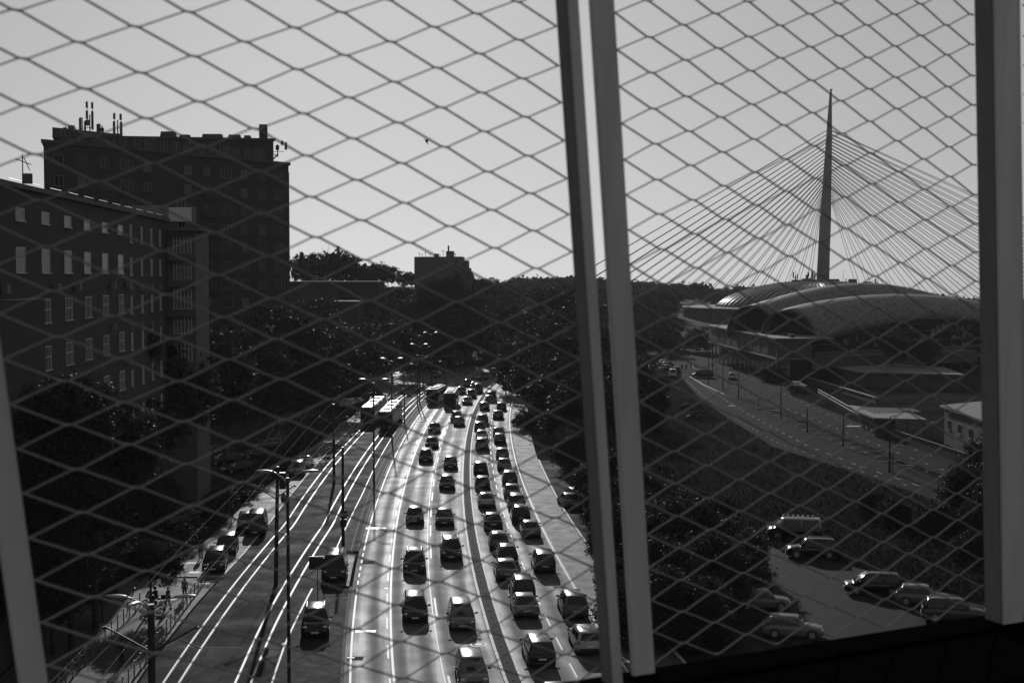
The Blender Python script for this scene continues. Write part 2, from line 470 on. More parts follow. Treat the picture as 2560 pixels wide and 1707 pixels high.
# median with kerb stones and studs
med = tag(wall(lambda Y: MX_(Y)+0.24, lambda Y: MX_(Y)+1.01, 60, 400, -0.01, 0.10).build('road_median', M['median']), kind='structure')
def stone_row(f, parent, y0, y1, L, w, h, material, ymax_parts, z0=-0.01, name='kerb_stone'):
    me = {}
    Y = y0; mb0 = MB(); mb0.box((0,0,(h+z0)/2), (w, L-0.035, h-z0)); mesh0 = mb0.mesh(name, material)
    mb1 = MB(); mb1.box((0,0,(h+z0)/2+0.006), (w*0.97, L-0.05, h-z0)); mesh1 = mb1.mesh(name, material)
    while Y < min(y1, ymax_parts):
        o = link(name, random.choice((mesh0, mesh1)), parent, (f(Y+L/2)+random.uniform(-.008,.008), Y+L/2, 0), -heading_of(f, Y+L/2))
        Y += L
    if Y < y1:
        far = MB()
        wall(lambda q: f(q)-w/2, lambda q: f(q)+w/2, Y, y1, z0, h, 4, far)
        o = far.build('far_' + name + 's', material, parent); o['kind'] = 'stuff'
def heading_of(f, Y): return math.atan2(f(Y+1)-f(Y-1), 2.0)
stone_row(lambda Y: MX_(Y)+0.12, med, 84, 345, 1.2, 0.22, 0.12, M['kerb'], 175)
stone_row(lambda Y: FE(Y)+0.2, verge, 90, 200, 1.2, 0.2, 0.12, M['kerb'], 175)
stone_row(lambda Y: MX_(Y)+1.13, med, 84, 345, 1.2, 0.18, 0.12, M['kerb'], 175)
sm = MB(); sm.box((0,0,0.12), (0.24,0.10,0.05), taper=0.7); studm = sm.mesh('stud', M['trim'])
Y = 86.0
while Y < 330:
    link('stud', studm, med, (MX_(Y)+0.62, Y, 0), 0); Y += 2.1 if Y < 200 else 4

# kerb and island strip between main road and tram tracks
isl_up_l = off([(128,-12.9),(133,-12.6),(150,-12.2),(168,-11.9),(190,-11.9),(345,-11.8)])
isl = tag(wall(isl_up_l, lambda Y: LK(Y)-0.22, 133, 345, -0.01, 0.12).build('upper_traffic_island', M['island']), kind='structure')
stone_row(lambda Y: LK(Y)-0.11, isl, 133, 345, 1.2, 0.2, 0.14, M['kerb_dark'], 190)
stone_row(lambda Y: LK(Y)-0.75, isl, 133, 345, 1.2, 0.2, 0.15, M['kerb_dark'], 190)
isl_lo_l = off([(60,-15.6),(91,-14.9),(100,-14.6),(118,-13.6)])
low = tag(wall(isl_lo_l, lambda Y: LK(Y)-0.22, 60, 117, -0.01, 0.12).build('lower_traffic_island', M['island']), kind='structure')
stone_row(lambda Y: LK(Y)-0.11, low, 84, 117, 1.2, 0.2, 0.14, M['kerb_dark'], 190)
ln = MB(); strip(lambda Y: isl_lo_l(Y)+0.08, 0.14, 60, 117, 0.125, ln); ln.build('edge_line', M['paint_worn'], low)
ln = MB(); strip(lambda Y: isl_up_l(Y)+0.08, 0.12, 134, 345, 0.125, ln); ln.build('edge_line', M['paint_worn'], isl)
cb = MB(); ribbon(lambda Y: isl_lo_l(Y)+0.9, lambda Y: LK(Y)-0.3, 118.5, 132, 0.008, 3, cb); cbo = tag(cb.build('crossing_pavement', M['walk']), kind='structure')

# ------------------------------------------------------------------ tram tracks
TA = off([(60,-22.8),(91,-21.3),(104,-20.6),(148,-18.3),(191,-18.1),(260,-17.4),(345,-16.5)])
TB = off([(60,-18.2),(91,-16.7),(104,-16.25),(148,-14.25),(191,-14.0),(260,-13.6),(345,-13.3)])
SK = off([(60,-22.6),(91,-23.4),(112,-22.3),(132,-21.0),(150,-20.4),(190,-20.1),(260,-19.6),(345,-19)])
tr = tag(ribbon(lambda Y: SK(Y), lambda Y: max(isl_up_l(Y), isl_lo_l(Y))-0.0, 60, 345, 0.002, 3).build('tram_roadbed', M['tram_asphalt']), kind='structure')
for nm, f in (('tram_rail', lambda Y: TA(Y)-0.5), ('tram_rail', lambda Y: TA(Y)+0.5), ('tram_rail', lambda Y: TB(Y)-0.5), ('tram_rail', lambda Y: TB(Y)+0.5)):
    mb = MB(); ys = list(np.arange(60, 345, 1.0)) 
    for Y in ys[:-1]:
        a0 = 0.13+random.uniform(-.03,.035); a1 = 0.13+random.uniform(-.03,.035)
        mb.quad((f(Y)-a0, Y, 0.006), (f(Y)+a1, Y, 0.006), (f(Y+1)+a1, Y+1, 0.006), (f(Y+1)-a0, Y+1, 0.006))
    o = mb.build('rail_sealing', M['rail_joint'], tr)
    mb = MB(); wall(lambda Y: f(Y)-0.045, lambda Y: f(Y)+0.035, 60, 345, -0.02, 0.02, 3, mb)
    mb.build(nm, M['rail'], tr)
    mb = MB(); strip(lambda Y: f(Y)+0.075, 0.03, 60, 345, 0.011, mb); mb.build('rail_groove', M['blacktrim'], tr)
for (x0, y0, x1, y1) in ((445,1616,700,1620),(675,1311.5,802,1312),(838,1133,975,1135)):
    a, b = G(x0, y0), G(x1, y1); mb = MB()
    d = (b-a).normalized(); n = Vector((-d.y, d.x, 0))*0.14
    for zz in (Vector((0,0,0.012)),): mb.quad(a-n+zz, b-n+zz, b+n+zz, a+n+zz)
    mb.build('cross_drain', M['rail_joint'], tr)

# ------------------------------------------------------------------ left pavement, parking strip
pk_l = off([(60,-33),(91,-32.6),(108,-31.6),(118,-30.6),(135,-25.8),(150,-25.2),(190,-23.6),(260,-22),(345,-21)])
pv = tag(ribbon(pk_l, lambda Y: SK(Y)-0.2, 60, 345, 0.002, 3).build('left_pavement', M['walk']), kind='structure')
stone_row(lambda Y: SK(Y)-0.08, pv, 123, 345, 1.2, 0.16, 0.05, M['kerb'], 175)
mb = MB(); a, b = G(640*0.34+0, 1442), G(558, 1443)
mb.box(((a.x+b.x)/2+2.5, a.y, 0.05), (abs(b.x-a.x)-5, 0.25, 0.12)); mb.build('kerb_stone', M['kerb'], pv)
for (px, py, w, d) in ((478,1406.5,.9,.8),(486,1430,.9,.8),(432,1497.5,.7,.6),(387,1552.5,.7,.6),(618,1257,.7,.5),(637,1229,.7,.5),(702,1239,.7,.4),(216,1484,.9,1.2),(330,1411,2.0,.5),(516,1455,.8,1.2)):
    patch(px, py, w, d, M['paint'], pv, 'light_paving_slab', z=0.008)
# striped slab joints on the pavement between the two fences
jm = MB()
for k in range(60):
    Y = 88 + k*0.5
    jm.box((0, 0, 0), (0, 0, 0)) if False else None
fa = off([(60,-25.4),(91,-23.9),(99.5,-23.4),(119.5,-22.9)])
fb = off([(60,-29),(91,-27.9),(99,-27.5),(110,-26.8)])
paving = MB(); pm = None
bm0 = MB(); bm0.box((0,0,0.006), (3.3,0.27,0.012)); slabm = bm0.mesh('paving_strip', M['walk'])
Y = 88.0
while Y < 112:
    link('paving_strip', slabm, pv, (0.5*(fa(Y)+fb(Y)), Y, 0.002+random.uniform(0,.004))); Y += 0.32

# ------------------------------------------------------------------ fairground road, lots
def poly_ground(name, pts, z, material, inner=True):
    P = [G(*p) for p in pts]; bm = bmesh.new()
    vs = [bm.verts.new((p.x, p.y, z)) for p in P]
    f = bm.faces.new(vs)
    if f.normal.z < 0: f.normal_flip()
    bmesh.ops.triangulate(bm, faces=bm.faces[:])
    for fc in bm.faces:
        fc.normal_update()
        if fc.normal.z < 0: fc.normal_flip()
    me = bpy.data.meshes.new(name); bm.to_mesh(me); bm.free(); me.materials.append(material)
    o = link(name, me); return tag(o, kind='structure')
fair = poly_ground('fairground_road', [(1700,850),(1690,900),(1705,945),(1748,993),(1825,1049),(1936,1118),(2130,1178),(2280,1229),(2452,1294),(2700,1360),(2900,1290),(2452,1165),(2194,1079),(2108,1040),(1980,989),(1958,963),(1790,912),(1760,890),(1745,850)], 0.004, M['fair'])
mk = MB()
def gline(mb, pts, w, z, dash=None):
    P = [G(*p) for p in pts]
    for a, b in zip(P[:-1], P[1:]):
        d = (b-a); L = d.length; d.normalize(); n = Vector((-d.y, d.x, 0))*w/2
        s = 0.0
        while s < L:
            e = min(L, s+(dash[0] if dash else L)); p, q = a+d*s, a+d*e
            mb.quad(p-n+Vector((0,0,z)), p+n+Vector((0,0,z)), q+n+Vector((0,0,z)), q-n+Vector((0,0,z)))
            s = e+(dash[1] if dash else 1)
gline(mk, [(1720,938),(1790,985),(1880,1040),(2010,1110),(2150,1165),(2300,1215)], 0.13, 0.009, (2, 3.5))
gline(mk, [(1715,950),(1760,990),(1830,1042),(1940,1105),(2120,1168),(2290,1220)], 0.13, 0.009, (1, 3))
gline(mk, [(1860,938),(1960,985),(2100,1050),(2250,1110),(2420,1172)], 0.13, 0.009, (1.5, 5))
gline(mk, [(1724,941),(1760,962),(1810,985)], 0.3, 0.009)
gline(mk, [(1830,965),(1950,1015),(2090,1070),(2240,1130),(2400,1190)], 0.13, 0.009, (1.5, 4.5))
gline(mk, [(1900,1020),(2010,1075),(2130,1120),(2280,1165),(2420,1215)], 0.12, 0.009, (.8, 4))
for k in range(14):
    a = Vector((1880+k*26, 1015+k*11.5)); gline(mk, [(a.x, a.y), (a.x+62, a.y-3)], 0.10, 0.009)
o = mk.build('parking_markings', M['paint_worn'], fair); o['kind'] = 'stuff'
mk = MB()
for k in range(46):
    x_ = 1800+k*13; y_ = 985+k*5.2; c_ = 6*math.sin(k*.5); gline(mk, [(x_, y_+8), (x_+45, y_+10+c_*.3), (x_+95+random.uniform(-15,15), y_+20)], 0.45, 0.007)
o = mk.build('tar_seams', M['tar'], fair); o['kind'] = 'stuff'
mk = MB(); gline(mk, [(1735,905),(1730,918),(1775,940)], 0.12, 0.009)
gline(mk, [(1755,868),(1728,880),(1732,892),(1745,896)], 0.15, 0.009); mk.build('curved_marking', M['paint_worn'], fair)
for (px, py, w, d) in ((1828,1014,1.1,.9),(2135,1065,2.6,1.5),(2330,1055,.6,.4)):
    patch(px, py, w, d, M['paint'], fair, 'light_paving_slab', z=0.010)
lot = poly_ground('lower_parking_lot', [(1880,1345),(1958,1379),(2130,1413),(2216,1439),(2430,1507),(2620,1560),(2600,1760),(1700,1760),(1840,1660),(1936,1560),(1928,1440),(1870,1390)], 0.004, M['lot'])
lot2 = poly_ground('left_parking_lot', [(380,1235),(300,1330),(430,1330),(520,1215),(640,1075),(720,990),(650,985),(540,1080)], 0.004, M['lot'])
p0 = poly_ground('far_side_road', [(965,990),(930,960),(930,915),(1010,902),(1140,898),(1215,905),(1232,922),(1160,935),(1130,955),(1095,985)], 0.001, M['walk'])
far = poly_ground('far_road_bend', [(1195,905),(1190,930),(1245,922),(1275,885),(1300,850),(1275,850),(1235,880)], 0.0045, M['walk'])

# ------------------------------------------------------------------ air
hz = MB(); hz.box((0, 950, 90), (3100, 2600, 212))
hm = bpy.data.materials.new('haze_air'); hm.use_nodes = True; hn = hm.node_tree
hn.nodes.remove(hn.nodes['Principled BSDF'])
pv_ = hn.nodes.new('ShaderNodeVolumePrincipled'); pv_.inputs['Color'].default_value = (.85, .85, .85, 1); pv_.inputs['Density'].default_value = HAZE; pv_.inputs['Anisotropy'].default_value = 0.35
hn.links.new(pv_.outputs[0], hn.nodes['Material Output'].inputs['Volume'])
tag(hz.build('haze', hm), 'thin summer haze over the whole valley', None, None, 'stuff')

# ------------------------------------------------------------------ vehicles
CS = 1.07
def lerp(a, b, t): return a+(b-a)*t
CAR_SPECS = {
 # length, width, height, belt, hood height, cabin: windscreen base, roof front, roof rear, rear glass base (from front, fraction of length)
 'hatchback': (4.05, 1.74, 1.47, 0.93, 0.86, .27, .42, .86, .97),
 'saloon':    (4.55, 1.80, 1.44, 0.93, 0.86, .28, .42, .72, .86),
 'suv':       (4.50, 1.86, 1.68, 1.05, 1.00, .26, .38, .90, .98),
 'minivan':   (4.40, 1.80, 1.62, 1.00, 0.90, .19, .37, .92, .985),
 'estate':    (4.60, 1.78, 1.48, 0.94, 0.87, .27, .41, .90, .98),
 'van':       (5.00, 1.95, 1.98, 1.15, 1.08, .15, .29, .97, .995),
}
def car_template(kind):
    L, W, H, belt, hood, w0, r0, r1, w1 = CAR_SPECS[kind]
    root = bpy.data.objects.new('_tpl', None); col.objects.link(root)
    fy = lambda t: L/2 - t*L      # car looks along +Y
    # body: rings along the length
    prof = [ # t, half width factor, z low, z top
        (0.0, .74, .34, .60), (.012, .84, .26, .70), (.05, .93, .22, hood-.10), (.12, .97, .21, hood-.04), (.20, .99, .2, hood),
        (w0, 1.0, .2, hood+.03), (.40, 1.0, .2, belt), (.60, 1.0, .2, belt+.01), (.80, 1.0, .2, belt+.02), (.90, .985, .21, belt+.0),
        (.96, .95, .24, belt-.02), (.988, .90, .30, belt-.08), (1.0, .80, .38, belt-.22)]
    mb = MB(); rings = []
    for t_, k, zl, zt in prof:
        y = fy(t_); h = W/2*k; zm = zl+(zt-zl)*.55
        half = [(0, zl), (h*.86, zl), (h*.985, zl+.09), (h, zm), (h*.985, zt-.13), (h*.93, zt-.04), (h*.80, zt), (0, zt+.018)]
        ring = [(x, y, z) for x, z in half] + [(-x, y, z) for x, z in half[-2:0:-1]]
        rings.append(ring)
    mb.rings([r[::-1] for r in rings])
    body = mb.mesh('body', None, True)
    # cabin
    mb = MB(); hb = W/2*.93; hr = W/2*.72
    def cab(z, k):
        pass
    zb = belt-.05
    sec = [(w0, hood-.02, 0), ((w0+r0)/2, lerp(hood, H, .56), .5), (r0-.01, H-.05, .93), (r0+.04, H-.005, 1), ((r0+r1)/2, H+.01, 1), (r1-.04, H-.02, 1), (r1, H-.06, .93), ((r1+w1)/2, lerp(belt, H, .5), .5), (w1, belt-.03, 0)]
    rings = []
    for t_, zt, k in sec:
        y = fy(t_); ht = lerp(hb, hr, max(k, .0)) if k < 1 else hr
        s_ = max(zt-zb, .02)
        hm = lerp(hb, ht, .96)
        half = [(0, zb-.03), (hb, zb-.03), (hm, zb+s_*.93), (ht*.9, zb+s_*.985), (0, zt)]
        ring = [(x, y, z) for x, z in half] + [(-x, y, z) for x, z in half[-2:0:-1]]
        rings.append(ring)
    mb.rings([r[::-1] for r in rings])
    cabin = mb.mesh('roof', None, True)
    parts = [('body', body, 'paint', None), ('roof', cabin, 'paint', None)]
    # glass: windscreen, rear window, side windows, a little proud of the cabin
    def wsq(ta, za, ka, tb, zb_, kb, sgn, inset=.1):
        m_ = MB(); e = .012
        a = lerp(hb, hr, ka)-inset; b = lerp(hb, hr, kb)-inset
        n = Vector((0, sgn*(zb_-za), abs(fy(tb)-fy(ta)))).normalized()*e
        segs = 4; v0 = []; 
        for q in range(segs+1):
            x = -1+2*q/segs; bow = .03*(1-x*x)
            v0.append(((a*x, fy(ta)+sgn*bow+n.y, za+n.z), (b*x, fy(tb)+sgn*bow+n.y, zb_+n.z+bow*.3)))
        for q in range(segs):
            m_.quad(v0[q][0], v0[q+1][0], v0[q+1][1], v0[q][1]) if sgn > 0 else m_.quad(v0[q+1][0], v0[q][0], v0[q][1], v0[q+1][1])
        return m_
    zh = H-.07
    m_ = wsq(w0+.012, hood+.03, .02, r0-.012, zh, .9, 1, .13); parts.append(('windscreen', m_.mesh('windscreen', M['carglass'], True), None, None))
    m_ = wsq(w1-.01, belt+.05, .05, r1+.012, zh-.02, .9, -1, .16); parts.append(('rear_window', m_.mesh('rear_window', M['carglass'], True), None, None))
    tm = (r0+r1)/2
    for s_ in (-1, 1):
        for (ta, tb, tc, td) in (((w0+r0)/2+.03, tm-.008, tm-.008, r0+.015), (tm+.008, (w1+r1)/2-.03, r1-.02, tm+.008)):
            m_ = MB()
            xa = s_*(hb*.985+.012); xt = s_*(hr+(hb-hr)*.06+.014)
            za, zt = belt+.02, H-.12
            q = [(xa, fy(ta), za), (xa, fy(tb), za), (xt, fy(tc), zt), (xt, fy(td), zt)]
            if s_ > 0: q = q[::-1]
            m_.quad(*q); parts.append(('side_window', m_.mesh('side_window', M['carglass']), None, None))
    # wheels
    wr = .33 if kind not in ('suv', 'van') else .37
    wm = MB(); wm.tube([(-.11,0,0),(-.09,0,0),(.09,0,0),(.11,0,0)], [wr*.9, wr, wr, wr*.9], 18); wheel = wm.mesh('wheel', M['tyre'], False)
    rm = MB(); rm.tube([(-.118,0,0),(.118,0,0)], wr*.62, 14)
    for q in range(5): 
        a = 2*math.pi*q/5; rm.box((0, math.cos(a)*wr*.3, math.sin(a)*wr*.3), (.25, .07, .07))
    rimm = rm.mesh('rim', M['rim'])
    for s_ in (-1, 1):
        for t_ in (.19, .80):
            parts.append(('wheel', wheel, None, ((s_*(W/2-.10), fy(t_), wr), rimm)))
            a_ = MB(); n = 10
            cx = s_*(W/2+.004)
            pts = [(cx, fy(t_)+math.cos(math.pi*k/n)*wr*1.16, wr+math.sin(math.pi*k/n)*wr*1.14) for k in range(n+1)]
            a_.v = pts + [(cx, fy(t_)-wr*1.16, .2), (cx, fy(t_)+wr*1.16, .2)]; a_.f = [tuple(range(n+3))]
            parts.append(('wheel_arch', a_.mesh('wheel_arch', M['blacktrim']), None, None))
    # lamps, mirrors, grille, plates, bumper
    for s_ in (-1, 1):
        m_ = MB(); m_.ell((s_*W*.36, fy(.028), hood-.22), (.17, .10, .075), 10, 6); parts.append(('headlight', m_.mesh('headlight', M['lens'], True), None, None))
        m_ = MB(); m_.box((s_*W*.40, fy(.975), belt-.12), (.16, .14, .22 if kind != 'van' else .4), taper=.9); parts.append(('tail_light', m_.mesh('tail_light', M['taillens']), None, None))
        m_ = MB(); m_.ell((s_*(W/2+.10), fy(w0+.07), belt+.06), (.12, .07, .075), 8, 6); m_.box((s_*(W/2), fy(w0+.07), belt+.02), (.12, .05, .04)); parts.append(('wing_mirror', m_.mesh('wing_mirror', M['blacktrim'], True), None, None))
    m_ = MB(); m_.box((0, fy(.004), .52), (W*.52, .05, .14)); m_.box((0, fy(.008), .32), (W*.66, .06, .12)); parts.append(('grille', m_.mesh('grille', M['blacktrim']), None, None))
    m_ = MB(); m_.box((0, fy(-.004), .44), (.50, .02, .11)); parts.append(('number_plate', m_.mesh('number_plate', M['plate']), None, None))
    m_ = MB(); m_.box((0, fy(1.003), .62), (.50, .02, .11)); parts.append(('number_plate', m_.mesh('number_plate', M['plate']), None, None))
    m_ = MB(); m_.box((0, fy(.995), .40), (W*.8, .09, .18)); parts.append(('bumper', m_.mesh('bumper', M['blacktrim']), None, None))
    if kind in ('suv', 'estate'):
        for s_ in (-1, 1):
            m_ = MB(); m_.tube([(s_*(hr-.08), fy(r0+.05), H-.0), (s_*(hr-.08), fy(r0+.08), H+.05), (s_*(hr-.08), fy(r1-.08), H+.04), (s_*(hr-.08), fy(r1-.05), H-.02)], .018, 6); parts.append(('roof_rail', m_.mesh('roof_rail', M['metal']), None, None))
    m_ = MB(); m_.tube([(0, fy(r1-.06), H-.02), (0, fy(r1-.02), H+.16)], .01, 5); parts.append(('antenna', m_.mesh('antenna', M['blacktrim']), None, None))
    bpy.data.objects.remove(root)
    return parts
TPL = {k: car_template(k) for k in CAR_SPECS}
PM = {}
CAR_ROOT = {}
def car(kind, paint, label, group, loc, rz, extra=None, name=None):
    key = (kind, paint)
    if key not in PM:
        d = []
        for nm, me, mode, w in TPL[kind]:
            if mode == 'paint':
                me = me.copy(); me.materials.clear(); me.materials.append(M['car_' + paint])
            d.append((nm, me, w))
        PM[key] = d
    names = {'hatchback': 'hatchback_car', 'saloon': 'saloon_car', 'suv': 'suv', 'minivan': 'people_carrier', 'estate': 'estate_car', 'van': 'van'}
    root = thing(name or names[kind], label, 'van' if kind == 'van' else 'car', loc, rz, group); root.scale = (CS, CS, CS)
    for nm, me, w in PM[key]:
        o = link(nm, me, root)
        if w:
            o.location = w[0]; link('rim', w[1], o)
    H = CAR_SPECS[kind][2]
    if extra == 'taxi':
        m_ = MB(); m_.box((0, .35, H+.07), (.5, .18, .16), taper=.8); m_.build('taxi_sign', M['lens'], root)
    if extra == 'sunroof':
        m_ = MB(); m_.box((0, .1, H+.016), (.9, .8, .02)); m_.build('sunroof', M['carglass'], root)
    if extra == 'open_boot':
        m_ = MB(); m_.box((0, -CAR_SPECS[kind][0]/2-.35, H+.25), (1.4, .9, .07), rx=.5); m_.build('boot_lid', M['car_'+paint], root)
    return root

G_ON = 'cars driving toward the viewer on the oncoming carriageway'
G_OUT = 'cars queuing away from the viewer on the outgoing carriageway'
def place_on(px, py, kind, toward=True):
    """position from the sight line through the rear (toward) or front (away) edge of the roof"""
    L, W, H = [q*CS for q in CAR_SPECS[kind][:3]]
    p = G(px, py, H)
    back = (CAR_SPECS[kind][7]-.5)*L if toward else (.5-CAR_SPECS[kind][6])*L
    return p.x, p.y-back
onc = [
 (1118.7,1183.5,'hatchback','dark','','dark hatchback beside the median, level with the long lamp post shadow'),
 (1127.5,1137,'hatchback','dark','','dark compact car nearest the median, driving just behind another dark hatchback'),
 (1039.5,1261,'hatchback','black','','small dark car in the middle lane level with the white drain patch'),
 (1112,1266.5,'saloon','grey','','grey saloon with a bright roof edge, running side by side with a smaller dark car'),
 (1129,1334,'suv','black','','large black SUV with glinting headlights close to the median kerb'),
 (1039.5,1364,'suv','dark','sunroof','dark SUV with a long black sunroof in the middle lane'),
 (1041,1470.5,'minivan','black','','black people carrier astride the middle lane near the bottom of the road'),
 (1155,1488,'minivan','silver','','people carrier with a shining pale roof beside the black people carrier'),
 (1180.6,1614.5,'minivan','silver','','closest car of all, pale roofed people carrier cut by the bottom edge'),
 (1067,1117.4,'minivan','dark','','dark people carrier with two bright headlights on the solid white line'),
 (1080.8,1089.8,'saloon','dark','','dark saloon between the taxi ahead of the bus and a people carrier'),
 (1087,1055,'saloon','dark','taxi','dark taxi with a roof sign on the solid white line, in front of the bus'),
 (1148.8,1038.8,'hatchback','grey','','grey hatchback with angled bright headlights just in front of the bus'),
 (1142,1024.7,'suv','silver','','pale SUV half hidden behind a grey hatchback in front of the bus'),
 (1169,990,'saloon','silver','','silver saloon right beside the bus, between bus and median'),
 (1179.6,971,'suv','dark','','dark SUV with lit front edge just behind the silver saloon beside the bus'),
 (1153.5,965.9,'saloon','dark','taxi','dark taxi with roof sign directly behind the bus'),
 (1195.6,956,'van','dark','','big dark van nearest the far bend of the median'),
 (1186,953,'hatchback','silver','','small pale car peeping out from behind the big dark van'),
 (1170,945.7,'minivan','grey','taxi','grey people carrier taxi in the left lane far up the road'),
 (1191,941,'suv','black','','black SUV far up the road behind the big dark van'),
 (1212,929,'suv','black','','black SUV alone on the bright asphalt at the far bend'),
 (1233.8,919,'suv','dark','','farthest car in the bend, partly behind the roadside trees'),
]
for px, py, kind, paint, extra, label in onc:
    x, y = place_on(px, py, kind, True)
    car(kind, paint, label, G_ON, (x, y, 0.01), math.pi - heading(y), extra or None)
out = [
 (1206,1187,'hatchback','dark','','dark hatchback in the median lane, first behind the black estate with roof rails'),
 (1216,1228,'saloon','white','','white roofed saloon in the median lane, level with the grey oncoming saloon'),
 (1231.6,1278,'saloon','dark','','dark saloon with lit roof rim alone in a gap of the median lane'),
 (1246,1323.7,'hatchback','silver','','pale roofed hatchback in the median lane behind the lone dark saloon'),
 (1267,1355,'hatchback','black','','black hatchback wedged between two pale roofed cars in the median lane'),
 (1264,1392.7,'saloon','silver','','silver roofed saloon close to the median kerb, nose to tail with a black hatchback'),
 (1304.8,1430.8,'minivan','dark','','dark people carrier with shiny roof straddling the dashed line of the queue'),
 (1309.9,1477.7,'saloon','silver','','silver roofed saloon second from the bottom of the median lane queue'),
 (1345.6,1579.8,'minivan','dark','','large dark people carrier, nearest whole car of the outgoing queue'),
 (1388,1699.5,'saloon','dark','','roof of a dark car just entering at the bottom edge, outgoing side'),
 (1274,1172,'minivan','grey','','grey people carrier in the right lane, head of the tightly packed group of four'),
 (1279,1207,'saloon','silver','','silver roofed saloon in the right lane, second of the tightly packed group of four'),
 (1291,1229,'suv','dark','','dark SUV in the right lane, third of the tightly packed group of four'),
 (1300.5,1257,'suv','black','','black SUV in the right lane, last of the packed group of four'),
 (1325,1297,'saloon','silver','','saloon with pale roof following the packed group in the right lane'),
 (1357.5,1369.6,'minivan','grey','','grey people carrier alone in the right lane with a gap before and behind'),
 (1431,1470,'suv','silver','','silver roofed SUV partly behind the left screen post'),
 (1462,1557,'estate','white','','white roofed estate cut off by the screen post near the bottom'),
 (1201.5,1150,'estate','black','','black estate with roof rails in the median lane'),
 (1205,1091,'suv','silver','','pale roofed SUV close behind another car in the median lane, below the lane gap'),
 (1204.5,1073,'saloon','white','','white edged saloon in front of the pale roofed SUV in the median lane'),
 (1199.8,1052,'hatchback','grey','','grey hatchback in the median lane, third of a nose to tail trio'),
 (1207,1032.8,'suv','black','','black SUV with wide mirrors in the median lane beyond the trio'),
 (1211.5,1003,'hatchback','dark','','dark hatchback in the median lane with clear road around it, near the bend'),
 (1225,986,'saloon','grey','','grey saloon at the bend, just in front of a dark van'),
 (1229,975,'van','dark','','dark van farthest up the median lane, before the trees hide the road'),
 (1260.4,1143,'saloon','silver','','silver saloon in the right lane just ahead of the packed group of four'),
 (1256,1117,'hatchback','silver','','pale hatchback in the right lane beside the shadow of the roadside trees'),
 (1249.8,1081,'hatchback','grey','','grey hatchback in the right lane tailgating a dark saloon'),
 (1247,1066,'saloon','dark','','dark saloon in the right lane tailgated by a grey hatchback'),
 (1245.5,1024,'saloon','grey','','grey saloon in the right lane beside the tree edge, with open road behind it'),
 (1254,1004,'hatchback','dark','','dark hatchback half swallowed by the shade of the roadside trees'),
]
for px, py, kind, paint, extra, label in out:
    x, y = place_on(px, py, kind, False)
    car(kind, paint, label, G_OUT, (x, y, 0.01), -heading(y), extra or None)

def park(px, py, kind, paint, label, rz, group=None, extra=None, z=0.01):
    p = G(px, py); return car(kind, paint, label, group, (p.x, p.y, z), rz, extra)
# cars left of the main road
x, y = place_on(798, 1504, 'suv', True); car('suv', 'black', 'black SUV with glossy roof standing on the paved island below the road sign', 'cars on the paved islands', (x, y, .125), math.pi-heading(y)+.02)
x, y = place_on(846, 1367, 'van', True); car('van', 'black', 'black van standing between the two paved islands beside the tram tracks', 'cars on the paved islands', (x, y, .06), math.pi-heading(y))
GP = 'cars parked on the left pavement'
for px, py, kind, paint, rz, label, ex in (
    (549,1361,'suv','black', math.pi-.0,'black SUV parked first at the kerb end of the left pavement', None),
    (578,1325,'minivan','dark', math.pi-.0,'dark car with dull roof parked between two other cars on the left pavement', None),
    (623,1275,'hatchback','grey', math.pi+.06,'grey hatchback with a bright roof edge parked in front of the open booted car', None),
    (652,1268,'van','black', math.pi,'black van standing with rear doors open beside the tram track', None),
    (749,1147,'suv','silver', math.pi,'silver SUV with sparkling roof parked in the shade edge of the left pavement', None),
    (765,1136,'saloon','white', math.pi,'white saloon just behind the silver SUV at the shade edge', None)):
    x, y = place_on(px, py, kind, True); car(kind, paint, label, GP, (x, y, .01), rz-heading(y)+.05, ex)
GL = 'cars in the shaded left parking lot'
for px, py, kind, paint, label in ((478,1285,'saloon','dark','dark car farthest back of the three glinting below the left trees'),
    (450,1303,'saloon','silver','pale roofed car in the middle of the three glinting below the left trees'),
    (428,1325,'hatchback','dark','dark hatchback nearest of the three glinting below the left trees'),
    (600,1180,'saloon','dark','dark saloon deep in the shaded left parking lot'),
    (640,1145,'saloon','grey','grey saloon beside the hedge in the shaded left parking lot'),
    (670,1120,'hatchback','silver','silver hatchback beyond the grey saloon in the shaded left parking lot'),
    (560,1160,'estate','dark','dark estate under the advertising tower in the left parking lot'),
    (540,1135,'saloon','grey','grey saloon nearest to the advertising tower in the left parking lot'),
    (868,1018,'minivan','white','white people carrier glinting beside the left tram'),
    (890,1012,'saloon','silver','silver saloon glinting behind the white people carrier beside the tram')):
    park(px, py, kind, paint, label, 2.1 if px < 800 else 2.9, GL)
# far left side road
for px, py, kind, paint, label, rz in ((1089,945,'suv','dark','dark SUV among the poles on the far side road',2.9),(1144.6,914,'hatchback','white','pale hatchback farthest up the far side road under the trees',2.7),(1184,932,'hatchback','dark','dark car on the far side road beside the first lamp post of the bend',2.8)):
    park(px, py, kind, paint, label, rz, 'cars on the far side road')
